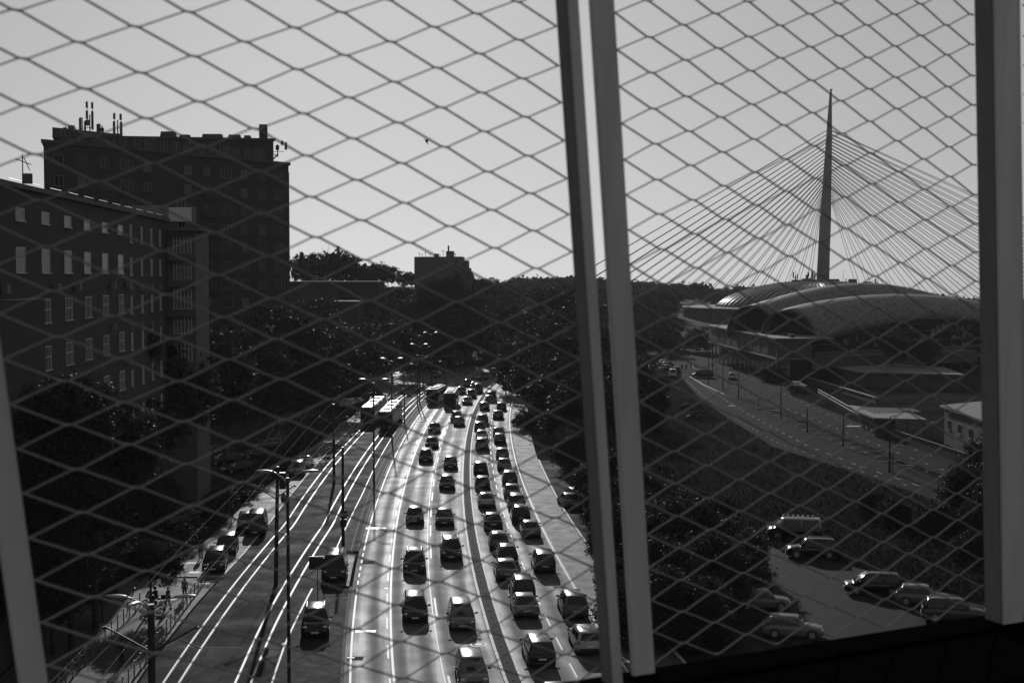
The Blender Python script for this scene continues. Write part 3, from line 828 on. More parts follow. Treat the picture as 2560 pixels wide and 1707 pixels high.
# lower right parking lot
GR = 'cars in the lower right parking lot'
park(2030,1392,'suv','black','black SUV with glinting nose nearest to the pale roofed van in the lower right lot', 1.45, GR)
park(2183,1482,'minivan','black','black people carrier with long shadow in the middle of the lower right lot', 1.42, GR)
park(2308,1510,'hatchback','silver','silver hatchback showing its tail, right of the black people carrier', -1.85, GR)
park(2385,1552,'suv','grey','grey SUV with glaring rear lamp, nearest to the sill in the lower right lot', -1.8, GR)
park(1982,1590,'hatchback','silver','silver hatchback seen from the side beneath the bushes at the lower right lot', -1.75, GR)
park(1905,1520,'hatchback','silver','silver car mostly hidden by the bushes above the side-on hatchback', -1.6, GR)
lv = park(1985,1345,'van','black','van with body painted dark as shade, white roof and ladder frame under the trees', 1.4, GR)  # shade over the body put into black paint; only the roof turns white
for ch in lv.children:
    if ch.name.startswith('roof'): ch.data = ch.data.copy(); ch.data.materials[0] = M['car_white']
m_ = MB()
for x_ in (-.5,.5): m_.tube([(x_,-1.9,2.12),(x_,1.2,2.12)], .03, 5)
for k in range(7): m_.tube([(-.5,-1.7+k*.45,2.12),(.5,-1.7+k*.45,2.12)], .02, 5)
m_.build('ladder', M['darkmetal'], lv)
# fairground road
GF = 'vehicles along the edge of the fairground road'
for px, py, kind, paint, label, rz in ((1757,944,'van','black','black van seen side-on crossing the fairground road',1.35),(1830,948,'minivan','white','white people carrier facing away on the fairground road beside the concrete wall',-.15),
    (1682,942,'van','white','white van nearest in the row at the left edge of the fairground road',-.1),(1668,925,'saloon','dark','dark car second in the row behind the white van',-.2),
    (1670,917,'saloon','silver','silver saloon third in the row behind the white van',-.7),(1662,911,'saloon','white','white saloon fourth in the row behind the white van',-.7),
    (1664,898,'van','silver','silver van with pale top standing behind the row of cars',-.2),(1692,930,'hatchback','black','black car parked tight to the right of the white van',-.2),
    (1680,872,'hatchback','grey','small grey car far up the fairground road, nearer of the two beside the verge',-.2),(1684,864,'hatchback','white','small white car far up the fairground road, farther of the two beside the verge',-.2),
    (1692,853,'saloon','silver','farthest silver car where the fairground road vanishes',-.2),(1740,862,'saloon','dark','dark car under the stilted hall at the far kerb',1.3)):
    park(px, py, kind, paint, label, rz, GF)
park(1423,1264,'saloon','silver','silver car peeping out of the bushes right of the outgoing queue', .2, 'cars parked at the right verge')
park(1436,1250,'hatchback','dark','dark hatchback behind the silver car in the bushes right of the road', .2, 'cars parked at the right verge')

# buses
def bus(name, label, cat, loc, rz, L, W, H, paint, roofm, tram=False, group=None):
    root = thing(name, label, cat, loc, rz, group)
    mb = MB(); rings = []
    for t_, k in ((0,.90),(.01,.97),(.03,1),(.97,1),(.99,.97),(1,.92)):
        y = L/2-t_*L; h = W/2*k
        half = [(0,.32),(h*.96,.32),(h,.5),(h,H*.55),(h*.97,H-.22),(h*.9,H-.06),(h*.7,H),(0,H+.03)]
        rings.append([(x,y,z) for x,z in half]+[(-x,y,z) for x,z in half[-2:0:-1]])
    mb.rings([r[::-1] for r in rings]); mb.build('body', paint, root, smooth=False)
    m_ = MB(); m_.box((0, 0, H+.045), (W*.74, L*.96, .05)); m_.build('roof_deck', roofm, root)
    m_ = MB(); m_.box((0, L/2-.0, H*.55), (W*.84, .06, H*.42)); m_.build('windscreen', M['carglass'], root)
    m_ = MB(); m_.box((0, L/2+.02, H-.35), (W*.6, .05, .24)); m_.build('destination_board', M['blacktrim'], root)
    m_ = MB(); m_.box((0, -L/2+.0, H*.6), (W*.8, .06, H*.33)); m_.build('rear_window', M['carglass'], root)
    nw = int(L/1.5)
    wmm = MB(); wmm.box((0,0,0), (.02, 1.25, H*.32)); wme = wmm.mesh('side_window', M['carglass'])
    for s_ in (-1,1):
        for k in range(nw):
            link('side_window', wme, root, (s_*(W/2+.005), -L/2+.8+(k+.5)*(L-1.6)/nw, H*.62))
    hm = MB(); hm.ell((0,0,0), (.16,.06,.1), 8, 6); hme = hm.mesh('headlight', M['lens'], True)
    for s_ in (-1,1): link('headlight', hme, root, (s_*W*.36, L/2, .62))
    for k, (yy, ll) in enumerate(((L*.3,1.6),(0,1.2),(-L*.3,1.9))):
        m_ = MB(); m_.box((0, yy, H+.17), (W*.55, ll, .22), taper=.9); m_.build('roof_unit', roofm if k != 1 else M['darkmetal'], root)
    if tram:
        m_ = MB()
        for s_ in (-1,1): m_.tube([(s_*.5, L*.12, H+.2), (s_*.55, -L*.05, H+.9), (s_*.3, L*.08, H+1.7)], .03, 6)
        m_.tube([(-.7, L*.08, H+1.72), (.7, L*.08, H+1.72)], .03, 6); m_.build('pantograph', M['darkmetal'], root)
        for yy in (-L*.33, 0, L*.33):
            m_ = MB(); m_.box((0, yy, .22), (W*.8, 2.2, .36)); m_.build('bogie', M['blacktrim'], root)
        m_ = MB()
        for yy in (-L*.16, L*.16): m_.box((0, yy, H*.5+.05), (W*1.004, .5, H*.93))
        m_.build('bellows', M['blacktrim'], root)
    else:
        wm = MB(); wm.tube([(-.14,0,0),(.14,0,0)], .48, 16); wme = wm.mesh('wheel', M['tyre'])
        for s_ in (-1,1):
            for yy in (L*.30, -L*.27): link('wheel', wme, root, (s_*(W/2-.14), yy, .48))
            m_ = MB(); m_.ell((s_*(W/2+.22), L/2+.1, H*.72), (.1,.08,.22), 8, 6); m_.tube([(s_*(W/2-.05), L/2-.02, H*.86), (s_*(W/2+.22), L/2+.1, H*.8)], .03, 6); m_.build('wing_mirror', M['blacktrim'], root, smooth=True)
    return root
bp = G(1125, 1022); bus('city_bus', 'tall dark bus with a bright roof edge driving in the left lane', 'bus', (bp.x, bp.y+5.6, .01), math.pi-heading(bp.y), 11.5, 2.5, 3.1, M['car_dark'], M['car_white'], group='buses on and beside the main road')
bp = G(1092, 1012); bus('city_bus', 'second bus with a pale roof standing in the shade left of the driving bus', 'bus', (bp.x-0.3, bp.y+6, .01), math.pi-heading(bp.y)-.1, 11.5, 2.5, 3.1, M['car_dark'], M['car_white'], group='buses on and beside the main road')
def tram_at(f, y, label):
    y2 = y+11
    rz = math.pi - math.atan2(f(y2+5)-f(y2-5), 10)
    bus('tram', label, 'tram', (f(y2), y2, .02), rz, 22, 2.35, 3.25, M['car_grey'], M['car_grey'], True, 'trams side by side on the tracks')
tram_at(TB, 238, 'right hand tram with dark equipment boxes across its roof')
tram_at(TA, 246, 'left hand tram with a smooth pale roof, half hidden by the right hand tram')

# ------------------------------------------------------------------ windows and facades
def win_mesh(w, h, mull=2, trans=0, depth=.12, fw=.07):
    """frame (x along the wall, -y outwards)"""
    mb = MB()
    mb.box((0, -.02, h/2-fw/2), (w, depth, fw)); mb.box((0, -.06, -h/2), (w+.2, depth+.1, fw))
    for s in (-1, 1): mb.box((s*(w/2-fw/2), -.02, 0), (fw, depth, h-fw*1.5))
    for k in range(1, mull): mb.box((-w/2+w*k/mull, -.025, 0), (fw*.8, depth*.8, h-fw*1.5))
    if trans: mb.box((0, -.03, h/2*trans-h/2+h/2), (w-fw, depth*.7, fw*.9))
    g = MB(); g.quad((-w/2+.02, .02, -h/2), (w/2-.02, .02, -h/2), (w/2-.02, .02, h/2-.03), (-w/2+.02, .02, h/2-.03))
    return mb, g
WT = {}
def wtype(key, w, h, mull, trans=0, fmat='frame', gmat='glass', fw=.07, depth=.12):
    a, g = win_mesh(w, h, mull, trans, depth, fw)
    WT[key] = (a.mesh('window', M[fmat]), g.mesh('pane', M[gmat]), h)
wtype('tall', 2.3, 1.85, 5, .1, 'frame', fw=.08, depth=.045); wtype('top', 2.2, .95, 5, 0, 'frame', fw=.08, depth=.045); wtype('slim', 1.0, 1.8, 3, .1, 'frame', fw=.08, depth=.045)
wtype('tower3', 2.3, 1.45, 3, 0, 'trim'); wtype('tower2', 1.5, 1.4, 2, 0, 'trim'); wtype('tower2c', 1.5, 1.4, 2, 0, 'trim', 'curtain')
wtype('balc', 2.1, 2.3, 5, .2, 'frame', 'pale_pane', fw=.10); wtype('hall', 8.2, 4.2, 9, 0, 'trim', fw=.09); wtype('slot', .9, 4.2, 2, 0, 'trim', fw=.09)
wtype('far', 1.6, 1.5, 2, 0, 'concrete_dark')
def add_window(parent, key, loc, rz):
    me, g, h = WT[key]
    o = link('window', me, parent, loc, rz); link('pane', g, o); return o
acm = MB(); acm.box((0,-.22,0), (.85,.36,.6)); ac_mesh = acm.mesh('air_conditioner', M['trim'])
acf = MB(); acf.disc((-.12,-.41,0), .22, 'y', 12, .03); acf_mesh = acf.mesh('fan_grille', M['darkmetal'])
def add_ac(parent, loc, rz):
    o = link('air_conditioner', ac_mesh, parent, loc, rz); link('fan_grille', acf_mesh, o)

def face_dir(a, b):
    """wall running from a to b; returns unit, angle so that local -y points to the right-hand side of a->b"""
    d = (Vector(b[:2])-Vector(a[:2])); L = d.length; d.normalize()
    return d, L, math.atan2(d.y, d.x)

# ---- brick office block on the left: long facade nearly parallel to the road
def fx(D): return -35.7-.0689*(D-109)
b0 = Vector((fx(60), 60)); b1 = Vector((fx(163), 163))
blk = thing('brick_office_block', 'long flat-roofed brick office block with tall barred white windows, nearest building on the left', 'building', (b1.x, b1.y, 0))
def L2(parent_loc, poly): return [(p[0]-parent_loc[0], p[1]-parent_loc[1]) for p in poly]
o_ = (b1.x, b1.y)
RH = 32.2
w = MB(); w.prism(L2(o_, [(b0.x,b0.y),(b1.x,b1.y),(b1.x-22,b1.y+1.5),(b0.x-22,b0.y+1.5)]), 0, RH); w.build('wall', M['brick'], blk)
w = MB(); w.prism(L2(o_, [(b0.x+.35,b0.y-.3),(b1.x+.35,b1.y+.3),(b1.x-22,b1.y+2),(b0.x-22,b0.y)]), RH, RH+.35); w.build('roof', M['render'], blk)
w = MB()
for k in range(16):
    a = (b0.lerp(b1, .1+.88*k/16)); c = b0.lerp(b1, .1+.88*(k+.6)/16)
    w.tube([(a.x-o_[0]+.2, a.y-o_[1], RH+.55), (c.x-o_[0]+.2, c.y-o_[1], RH+.55)], .03, 5)
w.build('roof_rail', M['metal'], blk)
d, Lw, ang = face_dir(b1, b0)     # a->b so that -y local... computed below
angw = math.atan2(b1.y-b0.y, b1.x-b0.x)     # wall direction pointing away; outward normal is to its right (+x side)
rows = [('top', 29.3), ('tall', 23.6), ('tall', 19.2), ('tall', 15.4-.3), ('tall', 10.8), ('tall', 6.4)]
rows = [('top', 26+ (690-(200+1020/2.94))/32.6, ), ('tall', 26+(690-(200+1332/2.94))/32.6), ('tall', 26+(690-(650+375/2.94))/32.6), ('tall', 26+(690-(650+722/2.94))/32.6)]
rows += [('tall', rows[-1][1]-3.75), ('tall', rows[-1][1]-7.5)]
for D in (68, 75, 82, 88, 95, 102, 109, 116, 122.9, 129.9, 136.8):
    for r_, (key, z) in enumerate(rows):
        add_window(blk, key, (fx(D)-o_[0]+.03, D-o_[1], z), angw)
        if r_ and random.random() < .45: add_ac(blk, (fx(D)-o_[0]+.03, D+2.0-o_[1], z-2.0), angw)
for D in (141.8, 147.4, 152.8, 158):
    for r_, (key, z) in enumerate(rows):
        add_window(blk, 'slim', (fx(D)-o_[0]+.03, D-o_[1], z-.2), angw)
        if r_ in (1, 2): add_ac(blk, (fx(D)-o_[0]+.03, D-1.2-o_[1], z-2.3), angw)
# end stair tower with balconies and roof terrace
xe0, xe1 = fx(163), fx(163)+3.2
w = MB(); w.prism(L2(o_, [(xe0-9,163.02),(xe1,163.02),(xe1-.4,172),(xe0-9,172)]), 0, 31.0); w.build('stair_wing', M['render'], blk)
for k, z in enumerate([26+(690-(200+v/2.94))/21.8 for v in (1012, 1203, 1392, 1610, 1790, 1990)]):
    add_window(blk, 'balc' if k else 'slot', ((xe0+xe1)/2+.1-o_[0], 162.98-o_[1], z), 0)
    w = MB(); w.box(((xe0+xe1)/2+.1-o_[0], 162.6-o_[1], z-2.0), (3.0, .8, .12)); w.box(((xe0+xe1)/2+.1-o_[0], 162.2-o_[1], z-1.6), (3.0, .06, .9)); w.build('balcony', M['render'], blk)
w = MB(); w.box((xe0-7-o_[0], 163.2-o_[1], 33.2), (14, .15, 1.7)); w.box((xe0+1.5-o_[0], 162.8-o_[1], 33.0), (3.8, .12, 1.7)); w.build('terrace_screen', M['trim'], blk); w = MB(); w.box((xe0+1.6-o_[0], 162.6-o_[1], 33.0), (2.6, .1, 1.6)); w.build('terrace_screen', M['frame'], blk)
w = MB(); w.box((xe0-2.0-o_[0], 164.5-o_[1], 31.1+.15), (12, 6, .25)); w.build('terrace_slab', M['render'], blk)
w = MB(); w.tube([(-24.5+20, 80-o_[1], RH), (-24.5+20, 80-o_[1], RH+1.6)], .05, 6)
# near wing with awning
nw_ = thing('brick_side_wing', 'windowed brick wing with striped awning at the left edge of the photo', 'building', (fx(66)+1.2, 66, 0))
xa = A(26, 760, 95).x
w = MB(); w.box((xa-3-nw_.location.x, 95-66, 12.2), (6, 14, 24.4)); w.build('wall', M['brick'], nw_)
for z in (22.0, 17.6, 13.2, 8.8): add_window(nw_, 'tall', (xa-1.6-nw_.location.x, 88-66-.03, z), 0)
aw = MB()
for k in range(9):
    x_ = xa-2.6+k*.36-nw_.location.x
    p_ = [(x_, 88-66-.05, 25.9), (x_+.2, 88-66-.05, 25.9), (x_+.2, 87.0-66, 25.2), (x_, 87.0-66, 25.2)]
    q = MB(); q.quad(*p_); q.quad(*[(a_, b_, c_-.03) for a_, b_, c_ in p_[::-1]]); q.build('awning_stripe', M['frame'] if k % 2 == 0 else M['cloth_grey'], nw_)

# ---- tower block with stepped penthouse and antennas
def seg(px0, D0, px1, D1):
    return Vector(((px0-1280)/FPX*D0*1.0, D0)), Vector(((px1-1280)/FPX*D1, D1))
tl, tr_ = seg(115, 196, 724, 236)
rr_ = Vector(((724-1280)/FPX*247, 247))
back = (tl-tr_).length
dback = Vector((-.27, .96)).normalized()*13
tow = thing('tower_block', 'tall dark apartment tower with penthouse floors and antennas on its roof', 'building', (tl.x, tl.y, 0))
ot = (tl.x, tl.y)
TH = 26+(690-415)/FPX*236
def tp(u, v=0): 
    p = tl.lerp(tr_, u) + dback*v/13.0; return p
rr_ = tp(1, 12)
w = MB(); w.prism(L2(ot, [tl, tr_, tp(1,12), tp(0,12)]), 0, TH); w.build('wall', M['towerwall'], tow)
w = MB(); w.prism(L2(ot, [tp(-.008,-.6), tp(1.008,-.6), tp(1.008,12.5), tp(-.008,12.5)]), TH, TH+.4); w.build('cornice', M['concrete_dark'], tow)
def sloped(poly, z0, zl, zr):
    m_ = MB(); P = L2(ot, poly); n = len(P); zz = [zl, zr, zr, zl]
    m_.rings([[(p[0], p[1], z0) for p in P], [(p[0], p[1], z) for p, z in zip(P, zz)]]); return m_
sloped([tp(.04,.8), tp(.93,.8), tp(.93,11), tp(.04,11)], TH+.4, TH+.9, TH+3.9).build('penthouse', M['towerwall'], tow)
m_ = MB(); P_a = L2(ot, [tp(.03,.4), tp(.94,.4), tp(.94,11.5), tp(.03,11.5)])
m_.rings([[(p[0], p[1], z) for p, z in zip(P_a, (TH+.9, TH+3.9, TH+3.9, TH+.9))], [(p[0], p[1], z) for p, z in zip(P_a, (TH+1.2, TH+4.2, TH+4.2, TH+1.2))]]); m_.build('penthouse_roof', M['concrete_dark'], tow)
w = MB(); w.prism(L2(ot, [tp(.03,1), tp(.28,1), tp(.28,10), tp(.03,10)]), TH+1.1, TH+2.3); w.build('roof', M['concrete_dark'], tow)
for u, hh, ww in ((.47,1.2,2.4),(.54,.8,1.6),(.66,1.0,3.4),(.76,1.0,2.0),(.85,.5,1.2),(.965,.5,1.0)):
    w = MB(); p_ = tp(u if u < .9 else .82, 5); w.box((p_.x-ot[0], p_.y-ot[1], TH+1.2+3.0*u+hh/2), (ww, 1.6, hh), taper=.85); w.build('roof_box', M['concrete_dark'], tow)
p_ = tp(.895, 5); w = MB(); w.box((p_.x-ot[0], p_.y-ot[1], TH+5.2), (1.2,1.2,3.0)); w.build('chimney', M['towerwall'], tow)
at_ = math.atan2((tr_-tl).y, (tr_-tl).x)
nfl = 13
for fl in range(nfl):
    z = TH-2.2-fl*2.9
    for k in range(12):
        u = .05+k*.082
        if k in (5,): continue
        key = 'tower3' if k in (11, 3, 8) else random.choice(('tower2','tower2','tower2c'))
        p_ = tl.lerp(tr_, u); n_ = Vector((math.sin(at_), -math.cos(at_)))*.02
        add_window(tow, key, (p_.x+n_.x-ot[0], p_.y+n_.y-ot[1], z), at_)
    if fl % 1 == 0 and fl > 0:
        for (u0, u1) in ((.60,.66),(.27,.33),):
            w = MB(); a_, c_ = tl.lerp(tr_, u0), tl.lerp(tr_, u1); m_ = (a_+c_)/2+Vector((math.sin(at_), -math.cos(at_)))*.5
            w.box((m_.x-ot[0], m_.y-ot[1], z-.9), ((c_-a_).length, 1.0, .8), at_); w.build('balcony', M['towerwall'], tow)
for k in range(16):
    p_ = tp(.08+k*.052, .77); add_window(tow, 'tower2' if k % 3 else 'tower3', (p_.x-ot[0], p_.y-ot[1], TH+1.35), at_)
for fl in range(6):
    w = MB(); p_ = tp(-.006, 2); w.box((p_.x-.3-ot[0], p_.y-ot[1], TH-8-fl*5.6), (1.0, 2.2, 1.1), at_); w.build('side_balcony', M['towerwall'], tow)
w = MB(); p_ = tp(1.0, 5)
for k in range(3):
    p_ = tp(1.0, 2.2+k*3.6); w.box((p_.x-ot[0], p_.y-ot[1], TH/2-.5), (.5, .5, TH-1), at_)
w.build('corner_pier', M['concrete_dark'], tow)
def antenna(name, label, base, z, panels, H, group='antennas on the tower roof', k=1.0):
    """panels: list of (dx, z0, z1, width)"""
    a_ = thing(name, label, 'antenna', (base[0], base[1], z), 0, group); a_.scale = (k,k,k)
    w = MB(); w.tube([(0,0,-.3),(0,0,H)], .09, 6); w.box((0,0,H*.35),(abs(panels[0][0])*2+.3 if panels else .6,.08,.08)); w.build('mast', M['darkmetal'], a_)
    for dx, z0, z1, ww in panels:
        w = MB(); w.box((dx, -.15, (z0+z1)/2), (ww, .22, z1-z0)); w.build('panel_antenna', M['darkmetal'], a_)
        w = MB(); w.tube([(dx, 0, z0-.2), (dx, 0, z1+.15)], .05, 5); w.build('bracket', M['darkmetal'], a_)
    return a_
def ub(px, D): return ((px-1280)/FPX*D, D)
TK = 1.27; BZ = -7.0
tow.scale = (TK, TK, TK); tow.location = (tl.x*TK, tl.y*TK, BZ)
def tz(z): return BZ+z*TK
zt = TH+2.3
antenna('antenna_mast', 'tall twin antenna mast near the left end of the tower roof', ub(231, 207*TK), tz(zt-.2), [(-.36,2.27,3.48,.3),(-.36,3.87,4.74,.28),(.42,0.77,3.39,.3),(.42,3.77,4.64,.28),(1.3,0.10,1.55,.55)], 2.90, k=TK)
antenna('antenna_mast', 'lower antenna cluster left of the tall twin mast', ub(212, 206*TK), tz(zt-.2), [(-.25,0.29,2.32,.3),(.45,0.25,1.84,.25),(.8,1.25,2.03,.5)], 2.42, k=TK)
antenna('antenna_mast', 'twin antenna mast standing alone right of the cluster', ub(300, 210*TK), tz(zt-.8), [(-.48,1.07,2.85,.32),(-.44,3.19,4.02,.3),(.55,0.77,2.75,.34),(.5,3.05,3.92,.3),(.55,0.05,0.77,.34)], 3.05, k=TK)
antenna('antenna_mast', 'stubby antenna box at the far left roof corner', ub(180, 203*TK), tz(zt-.2), [(-.6,0.00,0.63,.6),(.35,0.00,0.92,.9)], 0.97, k=TK)
antenna('antenna_mast', 'thin little antenna with a dish between the two twin masts', ub(261, 208*TK), tz(zt-.2), [(.1,0.58,1.07,.45)], 1.45, k=TK)
antenna('antenna_mast', 'antenna frame leaning off the right end of the tower roof', ub(697, 236*TK), tz(TH+1.6), [(-.9,0.70,1.05,.2),(.0,0.86,1.64,.55),(1.4,0.94,2.11,.4),(.8,1.72,2.34,.45)], 1.79, k=TK)
w = MB(); p_ = ub(676, 236*TK); sup = thing('antenna_bracket', 'slanting steel bracket under the antenna frame', 'bracket', (p_[0], p_[1], tz(TH+.6)), 0); sup.scale = (TK,TK,TK)
w.tube([(0,0,1.0),(.7,0,.4),(1.5,0,1.3)], .14, 6); w.tube([(0,0,1.3),(.8,0,1.2),(1.2,0,.9)], .08, 6); w.build('strut', M['darkmetal'], sup)
an = A(57, 445, 99); 
ta = thing('television_aerial', 'small television aerial on the brick block roof', 'antenna', (an.x, an.y, RH+.3))
w = MB(); w.tube([(0,0,-.2),(0,0,1.9)], .04, 5); w.tube([(-.5,0,1.6),(.6,0,1.2)], .03, 5); w.tube([(.1,0,1.7),(.5,0,.8)], .03, 5); w.build('mast', M['darkmetal'], ta)
w = MB(); w.box((.25,.2,.25),(.6,.4,.7)); w.build('roof_box', M['render'], ta)

# ---- far apartment building in the centre
fa0, fa1 = Vector(((1036-1280)/FPX*430, 430)), Vector(((1155-1280)/FPX*424, 424))
fb_ = thing('far_apartment_building', 'blocky apartment building with rooftop aerials on the wooded hill in the centre', 'building', (fa0.x, fa0.y, 0))
of = (fa0.x, fa0.y)
zf = 26+(690-642)/FPX*428
w = MB(); w.prism(L2(of, [fa0, fa1, (fa1.x+.3, fa1.y+16), (fa0.x+.3, fa0.y+16)]), 0, zf); w.build('wall', M['render'], fb_)
w = MB(); w.prism(L2(of, [(fa1.x,fa1.y+1), (fa1.x+1.6,fa1.y+1.2), (fa1.x+1.8,fa1.y+14), (fa1.x,fa1.y+14)]), 0, zf-1.2)
w.prism(L2(of, [(fa1.x+1.61,fa1.y+3), (fa1.x+2.5,fa1.y+3), (fa1.x+2.5,fa1.y+12), (fa1.x+1.61,fa1.y+12)]), 0, zf-3.4); w.build('side_wing', M['render'], fb_)
for k in range(4):
    w = MB(); w.box((fa1.x+2.8-of[0], fa1.y+6-of[1], zf-5-k*2.9), (.6,5,1.0)); w.build('balcony', M['render'], fb_)
w = MB(); w.box((10.6,6,zf+.9),(2.4,3,1.8)); w.box((10.1,6,zf+2.6),(.5,.5,1.8)); w.build('roof_hut', M['render'], fb_)
w = MB(); w.box((6.5,4,zf+.5),(1.4,1.4,1.0)); w.build('chimney', M['render'], fb_)
w = MB()
for x_, h_ in ((1.4,1.4),(2.2,.9),(3.2,1.6),(4.6,1.0),(7.6,.7),(8.6,2.2),(12.3,1.1)): w.tube([(x_,3,zf),(x_,3,zf+h_)], .06, 5); w.box((x_,3,zf+h_*.8),(.6,.1,.15))
w.build('aerial', M['darkmetal'], fb_)
for r_ in range(4):
    for k in range(6): add_window(fb_, 'far', (1.5+k*2.3, -.02-k*.95*0-(fa0.y-fa1.y)*(1.5+k*2.3)/14.6, zf-2.0-r_*2.9), math.atan2(fa1.y-fa0.y, fa1.x-fa0.x))

# ---- long low dark building on the slope, with bright roof edges
for i_, (x0, x1, y0, D, hh, lab) in enumerate(((722,946,703,395,9,'long low dark building with a thin bright roof edge right of the tower'),(826,892,752,372,8,'small dark building with a bright eave below the long low one'))):
    a_, c_ = A(x0, y0, D), A(x1, y0+6, D-4)
    lb = thing('low_building', lab, 'building', (a_.x, a_.y, 0), 0)
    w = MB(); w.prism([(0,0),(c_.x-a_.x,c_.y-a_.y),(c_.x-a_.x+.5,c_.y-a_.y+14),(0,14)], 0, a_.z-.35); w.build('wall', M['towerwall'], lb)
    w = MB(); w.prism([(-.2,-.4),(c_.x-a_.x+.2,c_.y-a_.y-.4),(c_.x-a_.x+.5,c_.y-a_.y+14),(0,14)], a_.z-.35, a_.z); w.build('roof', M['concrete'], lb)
# ---- curved concrete ramp parapets beyond the trees
for pts, lab in (([(1288,763),(1305,773),(1322,784),(1340,797)],'lower curved concrete ramp wall above the roadside trees'),([(1313,741),(1330,745),(1350,755),(1375,770)],'upper curved concrete ramp wall above the roadside trees')):
    P = [A(px, py, 520+i*4) for i, (px, py) in enumerate(pts)]
    rp = thing('ramp_wall', lab, 'wall', (P[0].x, P[0].y, 0), 0, 'curved ramp walls')
    w = MB(); w.rings([[(p.x-P[0].x, p.y-P[0].y, p.z-2.2), (p.x-P[0].x, p.y-P[0].y+.5, p.z-2.2), (p.x-P[0].x, p.y-P[0].y+.5, p.z), (p.x-P[0].x, p.y-P[0].y, p.z)] for p in P]); w.build('parapet', M['concrete'], rp)
    w = MB(); w.rings([[(p.x-P[0].x, p.y-P[0].y+.1, 6), (p.x-P[0].x, p.y-P[0].y+8, 6), (p.x-P[0].x, p.y-P[0].y+8, p.z-2.25), (p.x-P[0].x, p.y-P[0].y+.1, p.z-2.25)] for p in P]); w.build('ramp', M['concrete_dark'], rp)
    w = MB(); w.tube([(p.x-P[0].x, p.y-P[0].y+.25, p.z+1.0) for p in P], .06, 5)
    for p in P: w.tube([(p.x-P[0].x, p.y-P[0].y+.25, p.z), (p.x-P[0].x, p.y-P[0].y+.25, p.z+1)], .05, 5)
    w.build('railing', M['metal'], rp)

# ------------------------------------------------------------------ cable-stayed bridge
PD = 1240.0
def P_(px, py, D=PD): return A(px, py, D)
pb = P_(2062, 712); ptop = P_(2077, 226)
br = thing('cable_stayed_bridge', 'tall needle-shaped bridge pylon with two fans of stay cables against the sky', 'bridge', (pb.x, pb.y, 0))
ob = Vector((pb.x, pb.y, 0))
prof = [(226,2075.5,2079.5),(232,2074,2079.5),(300,2068,2079.7),(335,2066,2080),(430,2058.5,2079),(540,2049.7,2077),(541,2048.7,2077.6),(620,2045.5,2074.5),(712,2041,2072.5)]
rings = []
for py, xl, xr in prof:
    a_, c_ = P_(xl, py), P_(xr, py); hw = (c_.x-a_.x)/2; cx_ = (a_.x+c_.x)/2; dd = hw*1.1
    rings.append([(cx_+hw*math.cos(t_)*(1 if abs(math.cos(t_))>.9 else 1)-ob.x, dd*math.sin(t_), a_.z) for t_ in [math.pi*2*k/12+math.pi/12 for k in range(12)]])
low_r = [(x_*1.05, y_*1.05, 0) for x_, y_, z_ in rings[-1]]
w = MB(); w.rings(rings[::-1], cap=True); w.build('pylon', M['pylon'], br, smooth=True)
w = MB(); w.rings([low_r, rings[-1]]); w.build('pylon_base', M['pylon'], br)
w = MB(); a_ = P_(2077.5, 226); w.box((a_.x-ob.x, 0, a_.z+.4), (2.2, 1.6, 1.0)); w.build('pylon_tip', M['darkmetal'], br)
deck_z = 1.5
# left fan (towards the viewer's left) and right fan, both in pairs
NL = 20
for k in range(NL):
    t_ = k/(NL-1)
    yt = 180+300/2.0276+ (660-300)/2.0276*t_ ; yt = lerp(327, 512, t_**.95)
    xb = lerp(1405, 2020, t_**.86)
    top = P_(lerp(2066, 2052, t_), yt); bot = P_(xb, 712, PD); bot = top+(bot-top)*(top.z-deck_z)/(top.z-bot.z)
    for s_ in (-1, 1):
        w = MB(); tt = Vector((top.x-ob.x, s_*1.5, top.z)); bb = Vector((bot.x-ob.x, bot.y-PD+s_*9, deck_z))
        w.tube([tt, bb], .26 if t_ < .8 else .2, 4); w.build('cable', M['cable'], br)
NR = 22
for k in range(NR):
    t_ = k/(NR-1)
    yt = lerp(327, 505, t_**.95)
    xb = lerp(2960, 2150, t_**.82)
    top = P_(2079, yt); bot = P_(xb, 730, PD-0); bot = top+(bot-top)*(top.z-deck_z)/(top.z-bot.z)
    for s_ in (-1, 1):
        w = MB(); tt = Vector((top.x-ob.x, s_*1.5, top.z)); bb = Vector((bot.x-ob.x, s_*9, deck_z))
        w.tube([tt, bb], .26 if t_ < .8 else .2, 4); w.build('cable', M['cable'], br)
w = MB(); w.box((60, 0, deck_z-2), (620, 34, 3.4)); w.build('deck', M['concrete_dark'], br)

# ------------------------------------------------------------------ fair halls
DD = 790.0
dc = Vector(((2040-1280)/FPX*DD, DD))
dome = thing('domed_fair_hall', 'big low domed exhibition hall with radial ribs at the foot of the pylon', 'building', (dc.x, dc.y, 0))
zb_, zt_ = 7.5, 22.9
rad = 56.0
def domez(r): 
    q = min(1, r/rad); return zb_+(zt_-zb_)*(1-q*q)**.62
w = MB(); rings = []
for j in range(17):
    r = rad*math.sin(math.pi/2*(1-j/16.0)) if j < 16 else .5
    rings.append([(r*math.cos(2*math.pi*k/96), r*math.sin(2*math.pi*k/96), domez(r)) for k in range(96)])
w.rings(rings); w.build('dome_shell', M['domeroof'], dome, smooth=True)
ribm = MB(); pts = []
ribr = []
for j in range(15):
    r = rad*math.sin(math.pi/2*(1-j/15.0))+ (7 if j == 14 else 0); z_ = domez(r)
    ribr.append([(r, -.28, z_-.1), (r, .28, z_-.1), (r, .22, z_+.75), (r, -.22, z_+.75)])
ribm.rings(ribr); ribme = ribm.mesh('rib', M['domerib'])
for k in range(72): link('rib', ribme, dome, (0,0,0), 2*math.pi*k/72)
